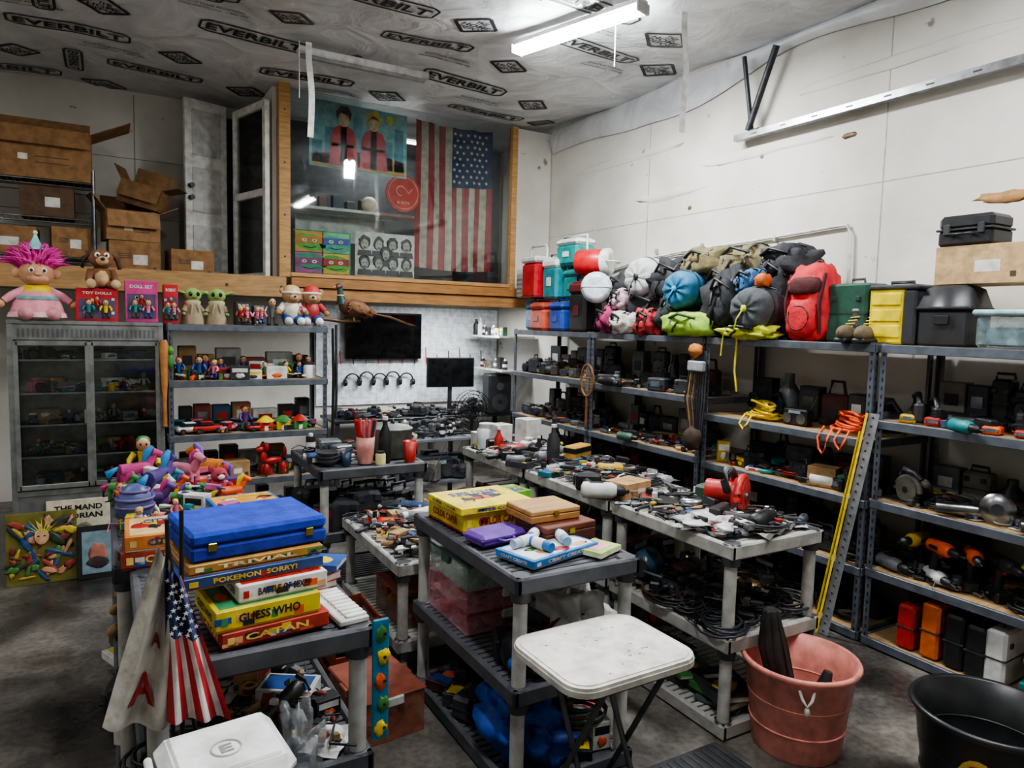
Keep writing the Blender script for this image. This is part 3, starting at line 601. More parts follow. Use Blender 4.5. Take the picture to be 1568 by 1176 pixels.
zt=1.832
cooler('cooler',4.25,6.74,zt,.26,.3,.34,'#2c6f9c/.4','#3a82aa/.4'); cooler('cooler',4.12,6.42,zt,.28,.3,.31,'#c0543f/.4','#b04c3a/.4')
cooler('cooler',4.15,6.1,zt,.26,.3,.31,'#1d3f92/.5','#22489a/.5')
b=B('red_drink_cooler',(4.15,6.68,zt+.35),H); b.box(0,0,0,.3,.26,.38,'#b8222a/.35',.03); b.box(0,0,.38,.32,.28,.07,WH,.02); b.box(0,0,-.0,.305,.265,.03,'#7a1a1e',.01); b.tube([(-.17,0,.2),(-.17,0,.54),(-.14,0,.57),(.14,0,.57),(.17,0,.54),(.17,0,.2)],.014,WH); b.done()
cooler('cooler',4.2,6.34,zt+.33,.28,.26,.46,'#1f7f88/.4','#dfe2de/.4'); cooler('cooler',4.25,6.02,zt+.33,.28,.26,.32,'#1f7f7c/.4','#2a8a86/.4')
cooler('cooler',4.22,6.08,zt+.67,.38,.24,.29,'#1f9490/.4','#dfe6e2/.4'); jug('drink_jug',4.22,5.74,zt+.56,.13,.36,'#c0262a/.35',WH,1,.5)
cooler('cooler',4.13,5.74,zt,.28,.24,.52,BK,'#5a1a1c/.5'); jug('drink_jug',4.05,5.44,zt+.28,.14,.3,'#2a3a44/.4','#c2ced4/.4',1,H*.5)
b=B('white_drink_cooler',(4.1,6.9,zt+.36),H,.62); b.box(0,0,0,.22,.2,.5,'#9a9c9c/.5',.02); b.box(0,0,.4,.23,.21,.12,WH,.02); 
for k in range(4): b.box(0,-.102,.06+k*.08,.18,.004,.03,'#6a6c6e')
b.done()
def bag(name,x,y,z,rx,ry,rz_,c,seed,pw=.8,strap=BK,amp=.5,rot=0):
    b=B(name,(x,y,z),rot); b.ball(0,0,rz_*.93,rx,ry,rz_,c,amp,seed,26,pw)
    b.T=TR(0,0,rz_*.93)
    for s in(-.4,.4): b.tube([(rx*1.03*math.cos(a),s*ry,rz_*1.03*math.sin(a)) for a in [pi*k/10 for k in range(0,11)]],.012,strap,6,.4)
    b.tube([(-rx*.9,-ry*.5,rz_*.5),(-rx*1.2,0,rz_*.8),(-rx*.9,ry*.5,rz_*.5)],.012,strap,6); b.tube([(-rx*1.0,ry*.1,rz_*.2),(-rx*1.15,ry*.2,-rz_*.3),(-rx*1.0,ry*.3,-rz_*.6)],.01,strap,6); b.ball(-rx*.8,ry*.2,-rz_*.2,rx*.25,ry*.4,rz_*.4,c,.4,seed+3,14,.7); b.done()
def roll(name,x,y,z,r,L,c,rim,rot=0,sd=1):
    # drawstring stuff sack lying on its side: soft gathered end, drawcord and toggle
    b=B(name,(x,y,z+r),rot); n=28; vs=[];fs=[]
    prof=[(.04,-L/2+.005),(.3,-L/2+.006),(.62,-L/2+.004),(.86,-L/2+.02),(1,-L/2+.06),(1.03,0),(1,L/2-.06),(.8,L/2-.01),(.1,L/2)]
    for k,(q,xx) in enumerate(prof):
        for i in range(n):
            a=2*pi*i/n; f=1+.1*noise.noise(Vector((math.cos(a)*2,math.sin(a)*2,k*.5+sd))); g=(.010*math.sin(a*9+sd) if k<4 else 0)
            vs.append((xx+g,q*r*f*math.cos(a),q*r*f*math.sin(a)))
    for k in range(len(prof)-1):
        for i in range(n): j=(i+1)%n; fs.append((k*n+i,k*n+j,(k+1)*n+j,(k+1)*n+i))
    b.add(vs,fs,c,True); b.ball(-L/2-.004,0,0,.014,r*.16,r*.16,rim,.4,sd,10)
    for q in(-.15,.28): b.torus(q*L,0,0,r*1.03,.009,BK,'x',22,6)
    b.tube([(-L/2-.01,0,0),(-L/2-.05,.02,-r*.5),(-L/2-.03,.05,-r*.95)],.005,rim,5); b.ball(-L/2-.04,.02,-r*.5,.012,.012,.016,BK,n=8); b.done()
bag('duffel_bag',4.1,5.2,zt,.2,.14,.12,'#9c3060/.8',1); bag('stuff_sack',4.02,4.99,zt,.12,.12,.1,'#b9b5ae/.8',2); bag('duffel_bag',4.25,5.25,zt+.22,.17,.18,.17,'#25262a/.8',21)
bag('stuff_sack',4.08,5.12,zt+.22,.1,.1,.09,'#b8a0a8/.8',22)
bag('duffel_bag',4.3,4.9,zt,.22,.3,.2,'#2a2c30/.8',3); roll('sleeping_bag',4.2,4.9,zt+.33,.17,.36,'#a9abaa/.7',BK,.2,2); bag('duffel_bag',4.25,4.55,zt+.25,.2,.24,.2,'#222327/.8',23); bag('stuff_sack',4.02,4.66,zt,.1,.12,.11,'#a02a2e/.8',4)
bag('duffel_bag',4.2,4.42,zt,.2,.2,.17,'#2b3033/.85',5); roll('sleeping_bag',4.08,4.28,zt+.22,.15,.34,'#24688a/.7','#2f86a8/.7',.15,5); bag('sleeping_pad',4.03,4.15,zt,.14,.28,.1,'#8cb03c/.8',6,.6,'#2a4a2a',.25)
bag('duffel_bag',4.25,4.22,zt+.45,.17,.27,.13,'#6a603e/.85',7); bag('duffel_bag',4.3,3.85,zt+.42,.18,.26,.15,'#706648/.85',8); bag('backpack',4.3,4.0,zt+.1,.2,.24,.24,'#27282c/.8',9)
bag('backpack',4.12,3.82,zt+.02,.18,.18,.24,'#202226/.8',10); roll('sleeping_bag',4.03,3.5,zt+.06,.15,.36,'#4a4e52/.8','#c8d03a',.1,7); bag('stuff_sack',3.99,3.55,zt,.11,.24,.05,'#c8d03a/.7',12)
bag('backpack',4.33,3.5,zt+.02,.2,.22,.3,'#24262a/.8',13); bag('backpack',4.3,3.5,zt+.42,.17,.24,.13,'#303236/.8',14); bag('stuff_sack',4.05,3.62,zt+.34,.09,.1,.08,'#3a6a9a/.8',15); bag('backpack',4.3,3.75,zt+.02,.2,.2,.25,'#2a2d32/.8',16)
single('orange_stuff_item',lambda b:(b.ball(0,0,.05,.05,.06,.05,'#c8682a/.7',.5,3,14),b.torus(0,0,.1,.03,.005,BK,'x')),4.0,3.46,zt+.36)
b=B('hanging_yellow_strap'); b.tube([(3.95,3.62,1.9),(3.94,3.62,1.6),(3.95,3.6,1.45)],.01,'#c8b82a/.8',6,.4); b.tube([(3.95,3.75,1.9),(3.94,3.76,1.7)],.008,'#c8b82a/.8',6,.4); b.done()
def backpack(name,x,y,z,c,c2,rz=H):
    b=B(name,(x,y,z),rz); b.ball(0,0,.25,.16,.12,.26,c,.2,4,26,.6); b.ball(0,-.11,.15,.11,.06,.12,c,.15,5,16,.55); b.ball(0,-.1,.36,.12,.05,.06,c2,.1,6,14,.6)
    b.torus(0,-.165,.15,.08,.004,BK,'y',16,5); b.tube([(-.13,-.08,.44),(-.13,-.13,.25),(-.12,-.1,.05)],.012,c2,6); b.tube([(.13,-.08,.44),(.13,-.13,.25),(.12,-.1,.05)],.012,c2,6); b.torus(0,.03,.5,.035,.008,c2,'y',10,6,0,pi); b.done()
backpack('backpack',4.12,3.12,zt,'#c4242a/.75','#4a1014/.8'); single('green_tackle_case',i_case,4.15,2.83,zt,H-.1,1,'#264d3e/.4',.3,.2,.37)
b=B('hiking_boot',(4.02,2.7,zt),H)
for s in(-.06,.06):
    b.T=TR(s,0,0); b.box(0,0,0,.085,.26,.03,BK,.01); b.ball(0,-.07,.06,.045,.075,.05,'#6a5a44/.8'); b.tube([(0,.05,.04),(0,.06,.12),(0,.07,.2)],[.052,.047,.05],'#3b3a38/.8',12); b.torus(0,.07,.2,.045,.012,'#8a8a80','z',12,6)
    for k in range(4): b.tube([(-.03,-.05+.022*k,.095+.02*k),(.03,-.05+.022*k,.1+.02*k)],.004,YL,5)
b.done()
b=B('plastic_storage_case',(4.15,2.53,zt),H); b.box(-.03,0,0,.22,.24,.33,'#e0c81a/.4',.012); b.box(.11,0,0,.08,.25,.32,'#2e3034/.4',.012)
for k in range(3): b.box(-.03,-.122,.04+k*.095,.18,.008,.07,'#e8d022/.4',.006)
b.box(.01,0,.32,.31,.26,.03,'#3a3c40/.4',.01); b.tube([(-.08,0,.35),(-.08,0,.37),(.06,0,.37),(.06,0,.35)],.01,BK); b.done()
b=B('black_tool_chest',(4.15,2.23,zt),H); b.box(0,0,0,.28,.24,.2,'#26272a/.4',.015)
b.T=TR(0,0,.22)@Matrix.Diagonal((1.12,.95,1,1))@TR(rz=pi/4); b.lathe([(.177,0),(.14,.1),(.1,.12)],'#26272a/.4',4); b.T=Matrix()
b.box(0,-.125,.12,.08,.02,.05,BK,.004); b.box(0,0,.2,.3,.26,.02,BK,.008); b.done()
single('cardboard_box',i_carton,4.25,2.1,zt+.345,H,1,.46,.3,.21,'#b89a70/.8')
b=B('hard_equipment_case',(4.22,2.19,zt+.557),H); b.box(0,0,0,.29,.22,.09,BK,.015); b.box(0,0,.09,.29,.22,.08,'#202124/.4',.02); b.box(0,0,.085,.305,.235,.012,DK,.003)
for s in(-1,1): b.box(s*.09,-.118,.06,.035,.02,.06,DK,.005)
b.tube([(-.05,-.115,.06),(-.05,-.15,.06),(.05,-.15,.06),(.05,-.115,.06)],.01,BK); b.done()
b=B('translucent_storage_bin',(4.1,1.87,zt),H); b.box(0,0,0,.3,.28,.17,'clear9fb8bc',.02); b.box(0,0,.17,.33,.31,.03,'#a8c8cc/.3',.01); b.box(0,0,.01,.24,.2,.1,'#5a7078',.02); b.done()
single('red_toolbox',i_case,4.28,1.75,zt+.202,H,1,RD,.24,.2,.14)
b=B('leaning_metal_straightedge')
a=Vector((3.86,2.72,.005));c=Vector((3.94,2.53,1.42)); d=(c-a)
for k in range(28):
    p=a+d*(k/28);q=a+d*((k+1)/28); b.add([p+Vector((0,-.035,0)),p+Vector((0,.03,0)),q+Vector((0,.03,0)),q+Vector((0,-.035,0))],[(0,1,2,3)],'#b9bcc0/.3/.7')
    b.add([p+Vector((-.01,.031,0)),p+Vector((-.005,.05,0)),q+Vector((-.005,.05,0)),q+Vector((-.01,.031,0))],[(0,1,2,3)],YL)
    m_=(p+q)/2; b.ball(m_.x-.004,m_.y,m_.z,.003,.008,.008,DK,n=6)
b.done()
b=B('tape_measure_blade'); b.tube([(3.88,2.8,.01),(3.95,2.62,1.3)],.008,YL,4); b.done()
# ------------------------------------------------------------------ carts content
def game(name,x,y,z,w,d,h,c,c2,title,tc,rz=0,tt=None,art=None):
    b=B(name,(x,y,z),rz); b.box(0,0,0,w,d,h*.97,c2,.002); b.box(0,0,h*.12,w+.005,d+.005,h*.88,c,.002)
    q=random.Random(len(title or '')*7+int(w*100))
    for k in range(9):
        px=q.uniform(-.46,.46)*w; pw_=q.uniform(.015,.05); cc=q.choice((RD,BL,YL,WH,GN,OR,BK,'#d8a070'))
        b.box(px,-d/2-.0028,h*q.uniform(.15,.5),pw_,.001,h*q.uniform(.15,.4),cc)
        b.ball(q.uniform(-.38,.38)*w,q.uniform(-.36,.1)*d,h+.0008,q.uniform(.03,.08)*w*1.5,q.uniform(.04,.1)*d*1.4,.0008,cc,.6,k,10)
    if title: b.text(title,TR(0,-d/2-.0045,h*.55,rx=pi/2),w*.6,h*.42,tc)
    b.box(-w*.43,-d/2-.003,h*.3,w*.06,.002,h*.4,art or tc)
    b.box(0,0,h,w*.92,d*.88,.0006,art or c2)
    b.text(tt or title or 'GAME',TR(0,d*.22,h+.0022),w*.66,d*.2,tc)
    if title: b.text(title,TR(-w/2-.0045,0,h*.55,rx=pi/2,rz=-pi/2),d*.7,h*.4,tc)
    b.done()
zc=.925; gz=.12
game('board_game_box',.42,2.28,zc,.32,.26,.05,'#a83426/.4','#7c2418/.4','CATAN',"#e8c86a",gz)
game('board_game_box',.4,2.28,zc+.051,.31,.25,.065,'#d8c222/.4','#b8a018/.4','GUESS WHO',"#1f1f22",gz,art='#3c8a5a')
game('board_game_box',.45,2.3,zc+.117,.27,.23,.055,'#dcdad6/.4','#b9b7b2/.4','BATTLE OF SEXES','#35222e',gz,art=RD)
game('board_game_box',.37,2.34,zc+.173,.42,.26,.038,'#28457c/.4','#c07a2a/.4','POKEMON  SORRY!','#dcb93a',gz)
game('board_game_box',.38,2.36,zc+.212,.4,.26,.03,'#b8863a/.4','#8a5a2a/.4','TRIVIAL','#f0e0b0',gz)
b=B('blue_velvet_case',(.39,2.4,zc+.244),.14); b.box(0,0,0,.42,.31,.045,'#16309a/.85',.008); b.box(0,0,.047,.42,.31,.04,'#1a3aaa/.85',.01)
for s in(-.15,.15): b.box(s,-.157,.03,.025,.008,.025,'#b9a24a/.3/1',.002)
b.done()
game('board_game_box',.24,3.12,zc,.4,.28,.07,'#98382a/.4','#7a2a1c/.4','CAT GAME','#e8c86a',-.05)
game('board_game_box',.24,3.12,zc+.071,.38,.28,.06,'#c87a3a/.4','#d8c8a0/.4','CITY RACERS','#2a3a8c',-.02,art='#d0b07a')
game('board_game_box',.56,3.55,zc,.3,.18,.1,'#2f6fb4/.4','#1f5a94/.4','$100 PRIZE','#f0d040',.1,art='#d89a3a')
single('black_card_box',i_carton,.66,2.72,zc,.1,1,.12,.14,.09,BK)
rd.seed(5)
for i in range(5): single('paperback_book',i_book,.61+.01*i,2.5,zc+.001+i*.022,.25*i,.75,(WH,RD,PK,WH,BL)[i])
b=B('piano_keyboard_toy',(.66,2.28,zc),.1); b.box(0,0,0,.1,.28,.02,WH,.004)
for k in range(9): b.box(.01,-.12+k*.03,.02,.07,.02,.008,'#e0dfda',.002)
b.done()
scatter('toy_pile',.03,.6,3.8,4.45,zc,5,5,[i_pony,i_figure,i_car,i_boxset,i_pony,i_gadget],'c',41,0,.95,.4,200,0,'k',.1)
scatter('toy_pile',.03,.55,3.36,3.75,zc,5,2,[i_figure,i_car,i_boxset,i_pony],'c',42,0,.9,.3,80,0,'k',.05)
b=B('purple_toy_shell',(.1,3.62,zc)); b.ball(0,0,.1,.08,.08,.1,'#4a5a88/.4',.1,2,16)
for k in range(5): b.torus(0,0,.03+.035*k,.08*math.sin(.5+k*.45),.007,'#6d5a90/.4')
b.done()
for x,y,c,q in((.12,4.32,'#b8407a/.9',.3),(.36,4.22,PK,-.9),(.5,4.3,'#c87a2a/.9',2.4),(.22,4.1,'#4a3a7a/.8',.9)): single('toy_pony',i_pony,x,y,zc+.02,q,1.5,c)
single('plush_toy',i_plush,.5,3.95,zc,.2,.95,'#a83a4a/.9'); single('standing_toy_doll',i_figure,.17,4.45,zc+.02,0,2.0,YL)
scatter('lower_shelf_goods',.1,.68,2.15,2.95,.502,4,5,[i_can,i_boxset,i_book,i_bcord,i_zipbag,i_hammer,i_flatpack,i_paper],'b',43,0,1.0,.35,180,0,'k',.07)
b=B('camera_tripod_tube',(.42,2.3,.55),.8); b.tube([(-.2,0,.03),(.05,0,.04),(.2,0,.045)],[.028,.026,.03],BK,12); b.torus(-.2,0,.03,.028,.006,SV,'x'); b.done()
scatter('lower_shelf_goods',.05,.6,3.1,4.4,.502,4,7,[i_boxset,i_scase,i_plush],'b',44,0,1.2,.3,80)
scatter('lower_shelf_goods',.1,.66,2.15,2.95,.072,4,5,[i_boxset,i_scase,i_flatpack],'k',45,0,1.4,.3,60)
scatter('lower_shelf_goods',.05,.6,3.1,4.4,.072,4,7,[i_boxset,i_scase,i_flatpack],'k',46,0,1.6,.3,60)
game('board_game_box',1.6,3.05,zc,.4,.36,.09,'#e0ca2c/.4','#b8283a/.4','COLOR CAPER',RD,.05,art='#e8d458'); game('board_game_box',1.58,3.02,zc+.091,.4,.34,.035,'#e8d42c/.4','#c8ac20/.4','SUPER COLOR',BL,.05,art='#e0c83a')
game('board_game_box',1.84,3.2,zc,.17,.16,.1,'#6cb03a/.4','#5aa02a/.4','TOYS',WH,.1)
b=B('purple_craft_case',(1.5,2.72,zc),.15); b.box(0,0,0,.25,.15,.055,'#6a40a0/.4',.015); b.box(0,0,.03,.255,.155,.006,'#5c3490/.4'); b.tube([(-.04,-.08,.03),(-.03,-.11,.03),(.03,-.11,.03),(.04,-.08,.03)],.007,'#5c3490/.4'); b.done()
game('boxed_craft_set',1.62,2.47,zc,.4,.22,.035,'#2f76b8/.4','#c8d0d4/.4','CRAFT CREATE',WH,.25,art='#d8dce0')
for k,(x,y,c) in enumerate(((1.52,2.5,'#b8c8e0'),(1.6,2.56,'#3a6ac0/.4'),(1.7,2.48,'#8cc4e0/.4'),(1.56,2.44,'#2f76b8/.4'))):
    b=B('vinyl_roll',(x,y,zc+.038),.3+k*.5); b.lathe([(.02,-.07),(.02,.07)],c,12,(0,0,.02),'x'); b.lathe([(.024,-.03),(.024,.03)],'#e8e8ea',12,(0,0,.02),'x'); b.done()
b=B('picture_book',(1.83,2.4,zc+.001),.4); b.box(0,0,0,.17,.14,.02,'#e6ecc8'); b.box(0,0,.02,.17,.14,.002,'#a8c860/.4'); b.box(0,0,.0225,.11,.08,.001,'#e8a0b0'); b.done()
b=B('wooden_box',(1.78,2.66,zc),.1); b.box(0,0,0,.29,.24,.055,'wood5a2a1c',.004); b.box(0,0,.057,.29,.24,.028,'wood6a3420',.004); b.box(0,-.122,.045,.03,.006,.025,'#b9963a/.3/1'); b.done()
b=B('wooden_box',(1.75,2.72,zc+.087),.02); b.box(0,0,0,.27,.22,.032,'woodb48248',.004); b.box(0,0,.034,.27,.22,.022,'woodbe9258',.004); b.box(0,-.112,.027,.025,.006,.02,'#b9963a/.3/1'); b.done()
game('board_game_box',1.78,2.96,zc,.18,.2,.05,'#b9c8cc/.4','#8ab0b8/.4','READ',TL,0)
def bin_(name,x,y,z,w,d,h,c,lid,rz=0,items='c'):
    b=B(name,(x,y,z),rz); t=.004
    for s in(-1,1): b.box(s*(w/2),0,0,t,d,h,c); b.box(0,s*(d/2),0,w,t,h,c)
    b.box(0,0,0,w,d,t,c); b.box(0,0,h,w+.02,d+.02,.015,lid,.006)
    for s in(-1,1): b.box(s*(w/2+.012),0,h-.03,.02,.08,.04,lid,.004); b.box(0,s*(d/2+.01),h-.03,.08,.02,.04,WH,.004)
    for i in range(16): b.ball(rd.uniform(-.38,.38)*w,rd.uniform(-.38,.38)*d,h*rd.uniform(.2,.6),w*.11,d*.1,h*.16,rd.choice(CO[items]),.4,i,8)
    b.done()
for k,(h,l) in enumerate(((.085,'clearc0606a'),(.085,'clearc8707a'),(.11,'#4a6a5a/.4'))): bin_('clear_storage_bin',1.62,3.0,.472+[0,.102,.204][k],.44,.42,h,'cleare0a0a8' if k<2 else 'clearb0c8b8',l)
b=B('baseball_helmet',(1.5,2.42,.472),.3); i_helmet(b,'#141a24/.3'); b.ball(-.1,-.02,.05,.03,.03,.03,BL); b.done()
single('black_power_tool',i_drillside,1.44,2.62,.472,1.2,1.3,BK)
b=B('clear_bag_of_clothes',(1.8,2.55,.472)); b.ball(0,0,.12,.12,.18,.13,'#c0bfbb/.3',.8,3,30,.8); b.ball(.02,-.08,.07,.1,.12,.08,'#6a2428/.8',.7,5,20); b.ball(-.06,.1,.08,.08,.12,.08,'#3a4048/.8',.7,6,20); b.done()
b=B('rolled_poster_bundle',(1.62,2.4,.472),.4); b.tube([(-.15,0,.05),(.16,0,.16)],.035,'#c4c2bc',12); b.tube([(-.14,.06,.04),(.17,.05,.13)],.03,'#7a2a2a',12); b.tube([(-.12,-.06,.04),(.16,-.05,.11)],.028,'#2a3038',12); b.done()
b=B('blue_tarp_bundle',(1.52,2.5,.072)); b.ball(0,0,.13,.14,.18,.14,'#1a469c/.6',.9,2,30,.9); b.ball(.05,-.1,.1,.12,.1,.1,'#173a88/.6',.9,4,26); b.ball(-.02,.0,.2,.06,.1,.05,'#982a24/.7',.6,5,14); b.done()
scatter('boxed_goods',1.66,1.9,2.3,3.2,.072,2,6,[i_boxset,i_can,i_flatpack],'b',47,0,1.3,.2,60)
scatter('boxed_goods',1.4,1.64,2.75,3.2,.072,2,3,[i_scase,i_flatpack],'k',48,0,1.3,.2,40)
single('green_cable_pile',i_cord,1.76,2.4,.18,0,1.3,'#3a4a3a/.5',.08,7,.006)
single('cardboard_box',i_carton,2.6,3.14,zc,.2,1,.22,.16,.09,'#b08c60/.8')
b=B('circular_saw',(2.86,2.58,zc),.5,1.15); i_csaw(b,'#c0322c/.4'); b.T=TR(.0,-.1,0); i_cord(b,BK,.08,3,.006); b.done()
b=B('white_plastic_bag',(2.58,2.42,zc)); b.ball(0,0,.03,.17,.12,.03,'#c8c8c8/.35',1.2,8,30); b.tube([(-.1,-.05,.045),(0,0,.055),(.1,.05,.045)],.005,RD,6); b.done()
b=B('newspaper_sheet',(2.78,2.32,zc),.3); b.surf(14,10,lambda u,v:((u-.5)*.36,(v-.5)*.22,.006+.02*math.sin(u*9+v*5)**2),lambda u,v:'#8a8478' if (int(u*8)+int(v*7))%3 else '#4a4640'); b.done()
scatter('hand_tool_assortment',2.46,3.02,2.24,3.02,zc,4,6,HT,'t',51,0,.85,.4,200,0,'k',.04,1,.35)
scatter('hand_tool_assortment',2.46,3.02,3.26,3.95,zc,4,6,HT,'t',52,0,1.05,.45,220,0,'k',.07,1,.35)
scatter('hand_tool_assortment',2.46,3.02,4.08,4.9,zc,5,6,HT+[i_boxset,i_bottle],'t',53,0,1.05,.4,200,0,'k',.07,1,.35)
for x,y,h in((2.62,4.72,.2),(2.8,4.6,.25),(2.92,4.78,.22)): single('white_appliance_box',i_carton,x,y,zc,.2,1,.15,.13,h,WH)
single('white_handheld_camera',i_camera,2.7,4.42,zc+.02,.2,1.1,WH); single('glass_jar',i_jar,2.55,4.8,zc,0,2.2,'#c8ccd0/.1'); single('red_thermos',i_bottle,2.52,4.55,zc,0,1.0,RD,.2)
b=B('toy_bus',(2.92,4.1,zc),.4); b.box(0,0,.02,.22,.1,.1,'#b89040/.4',.01); b.box(0,0,.07,.222,.102,.035,'#20262e/.2')
for x in(-.07,.07):
    for y in(-.05,.05): b.lathe([(.02,-.006),(.02,.006)],BK,12,(x,y,.02),'y')
b.done()
scatter('cable_and_tool_pile',2.46,3.02,2.24,3.02,.482,5,7,[i_bcord,i_grinder,i_bcord,i_gadget,i_pliers,i_drillside],'k',54,0,1.15,.35,180,0,'k',.12)
scatter('cable_and_tool_pile',2.46,3.02,3.14,4.9,.482,5,10,[i_bcord,i_scase,i_gadget,i_radio],'k',55,0,1.3,.3,160,0,'k',.1)
b=B('blue_power_tool',(2.56,2.9,.5),.4); b.ball(0,0,.1,.1,.08,.09,'#2a4a5c/.3',.2,1,14); b.lathe([(.05,0),(.05,.12)],DK,14,(-.1,0,.1),'x'); b.tube([(.05,0,.15),(.12,0,.2),(.16,0,.08)],.02,BK); b.done()
rd.seed(8)
for i in range(9): single('magazine_stack',i_book,2.62+rd.uniform(-.03,.03),2.36+(i%3)*.24,.072+.032*(i//3),rd.uniform(-.4,.4),1.3,rd.choice((GN,'#4a5a58/.4','#7a8240',WH,DK)))
scatter('boxed_goods',2.46,3.0,3.14,4.9,.072,3,7,[i_scase,i_radio,i_boxset],'k',56,0,1.5,.3,80)
b=B('brush_holder',(1.52,4.62,zc)); b.lathe([(.05,0),(.06,.1),(.063,.18),(.055,.18),(.045,.02)],'#c88a80/.5',16)
for k in range(12): a=k*.6; b.tube([(.03*math.cos(a),.03*math.sin(a),.03),(.07*math.cos(a),.07*math.sin(a),.3)],[.007,.011],rd.choice(('#d06a70',RD,'#a85a5a',DK)),6)
b.done()
b=B('stock_pot',(1.78,4.8,zc)); b.lathe([(.13,0),(.14,.02),(.14,.2),(.145,.205)],'#6a6f66/.4',20); b.lathe([(.145,.2),(.12,.22),(.02,.235)],'#7d827a/.4',20); b.torus(0,0,.24,.02,.008,BK,'x'); b.done()
single('red_mug',i_cup,1.82,4.56,zc,1,1.1,RD,.045,.13); single('black_thermos',i_bottle,1.66,4.62,zc,0,1.3,BK,.24); single('blue_mug',i_cup,1.38,4.6,zc,1,1.0,'#1c3050/.4'); single('yellow_tub',i_jar,1.6,4.54,zc,0,1.0,'#c8c080')
b=B('stacked_bowls',(1.27,4.65,zc))
for k in range(3): b.lathe([(.04,.025*k),(.08,.04+.025*k),(.075,.042+.025*k),(.035,.01+.025*k)],DK,16)
b.done()
scatter('kitchenware_assortment',1.22,1.88,4.7,5.25,zc,5,3,[i_cup,i_jar,i_can,i_gadget,i_flatpack],'k',61,0,1.0,.3,90)
scatter('kitchenware_assortment',1.22,1.88,4.52,5.25,.502,5,4,[i_book,i_boxset,i_scase,i_flatpack],'b',62,0,1.3,.3,80)
scatter('small_parts_pile',1.35,1.9,3.45,4.38,.622,5,8,HT+[i_book,i_flatpack,i_smallcarton,i_cup],'b',63,0,.95,.4,240,0,'k',.06,1,.35)
bin_('clear_storage_bin',1.6,3.75,.202,.45,.4,.18,'clear9a6a50','#7a3a2a/.5')
b=B('orange_plastic_crate',(1.12,3.7,0)); oc='#8a4022/.5'
for z in(0,.09,.18,.27):
    for s in(-1,1): b.box(s*.13,0,z,.012,.36,.04,oc); b.box(0,s*.18,z,.26,.012,.04,oc)
for sx in(-1,1):
    for sy in(-1,1): b.box(sx*.13,sy*.18,0,.025,.025,.31,oc)
b.box(0,0,0,.26,.36,.01,oc); b.ball(0,0,.18,.11,.15,.12,DK,.5,2,18); b.done()
bin_('clear_storage_bin',1.08,3.1,0,.3,.4,.2,'clearc07a60','#8a4a38/.5',.1)
b=B('black_duffel_bag',(1.02,4.2,0)); b.ball(0,0,.18,.13,.22,.2,'#1b1c1f/.8',.5,8,24,.8); b.torus(0,0,.36,.08,.012,BK,'x',12,6,0,pi); b.done()
# ------------------------------------------------------------------ tray table
b=B('folding_tray_table',(1.53,1.95,0),.02)
def rr(w,h,r,n=6):
    p=[]
    for cx,cy,a0 in((w/2-r,h/2-r,0),(-w/2+r,h/2-r,pi/2),(-w/2+r,-h/2+r,pi),(w/2-r,-h/2+r,1.5*pi)):
        for i in range(n+1): a=a0+pi/2*i/n; p.append((cx+r*math.cos(a),cy+r*math.sin(a)))
    return p
b.T=TR(0,0,.715); b.poly(rr(.56,.45,.09),'#b8b5ab/.5',.02); b.T=TR(0,0,.735); b.poly(rr(.55,.44,.085),'#d0cdc4/.45',.012); b.T=TR(0,0,.747); b.poly(rr(.52,.41,.075),'#d8d5cd/.45',.003)
rd.seed(6)
b.T=TR(0,0,.7502)
for k in range(16): x,y=rd.uniform(-.22,.22),rd.uniform(-.17,.17); b.ball(x,y,0,rd.uniform(.003,.008),.004,.0006,'#8a8070',.5,k,7)
b.T=Matrix(); g='#55585c/.4/.6'
for s in(-1,1):
    b.tube([(s*.13,-.19,.715),(s*.13,.19,.02)],.011,g); b.tube([(s*.11,.19,.715),(s*.11,-.19,.02)],.011,g)
for y in(-.19,.19): b.tube([(-.17,y,.015),(.17,y,.015)],.012,g); b.tube([(-.14,y,.7),(.14,y,.7)],.011,g)
b.done()
def tub(name,x,y,r,h,c,rope=1):
    b=B(name,(x,y,0)); b.lathe([(r*.74,0),(r*.76,.01),(r*.86,h*.55),(r*.87,h*.56),(r*.93,h*.9),(r,h*.93),(r*1.03,h*.97),(r*1.0,h),(r*.94,h*.985),(r*.85,h*.55),(r*.73,.02),(.01,.02)],c,40,cap=False)
    for k in(.3,.6): b.torus(0,0,h*k,r*(.76+.16*k)+.002,.005,c,'z',40,6)
    if rope:
        a=-2.35; b.T=TR(r*.93*math.cos(a),r*.93*math.sin(a),h*.8,rz=a); b.tube([(0,-.03,.03),(.02,-.02,.0),(.025,0,-.03),(.02,.02,.0),(0,.03,.03)],.007,'#cfc6bc/.7',8); b.ball(.025,0,-.05,.012,.012,.022,'#cfc6bc/.7'); b.T=Matrix()
    return b
b=tub('pink_muck_tub',2.73,2.03,.255,.42,'#e29082/.4'); b.done()
b=B('black_umbrella_bundle',(2.73,2.03,0)); b.tube([(-.02,0,.03),(-.06,.05,.3),(-.09,.08,.45),(-.11,.09,.62)],[.05,.055,.06,.035],'#2c2824/.8',14)
for k in range(8): a=k*pi/4; b.tube([(-.02+.05*math.cos(a),.05*math.sin(a),.03),(-.09+.062*math.cos(a),.08+.062*math.sin(a),.45),(-.11+.03*math.cos(a),.09+.03*math.sin(a),.62)],.006,BK,5)
b.tube([(.08,-.02,.03),(.12,-.04,.25),(.14,-.05,.33)],[.035,.035,.02],DK,10); b.done()
b=tub('black_muck_tub',3.03,1.37,.28,.42,'#1f2022/.35',0)
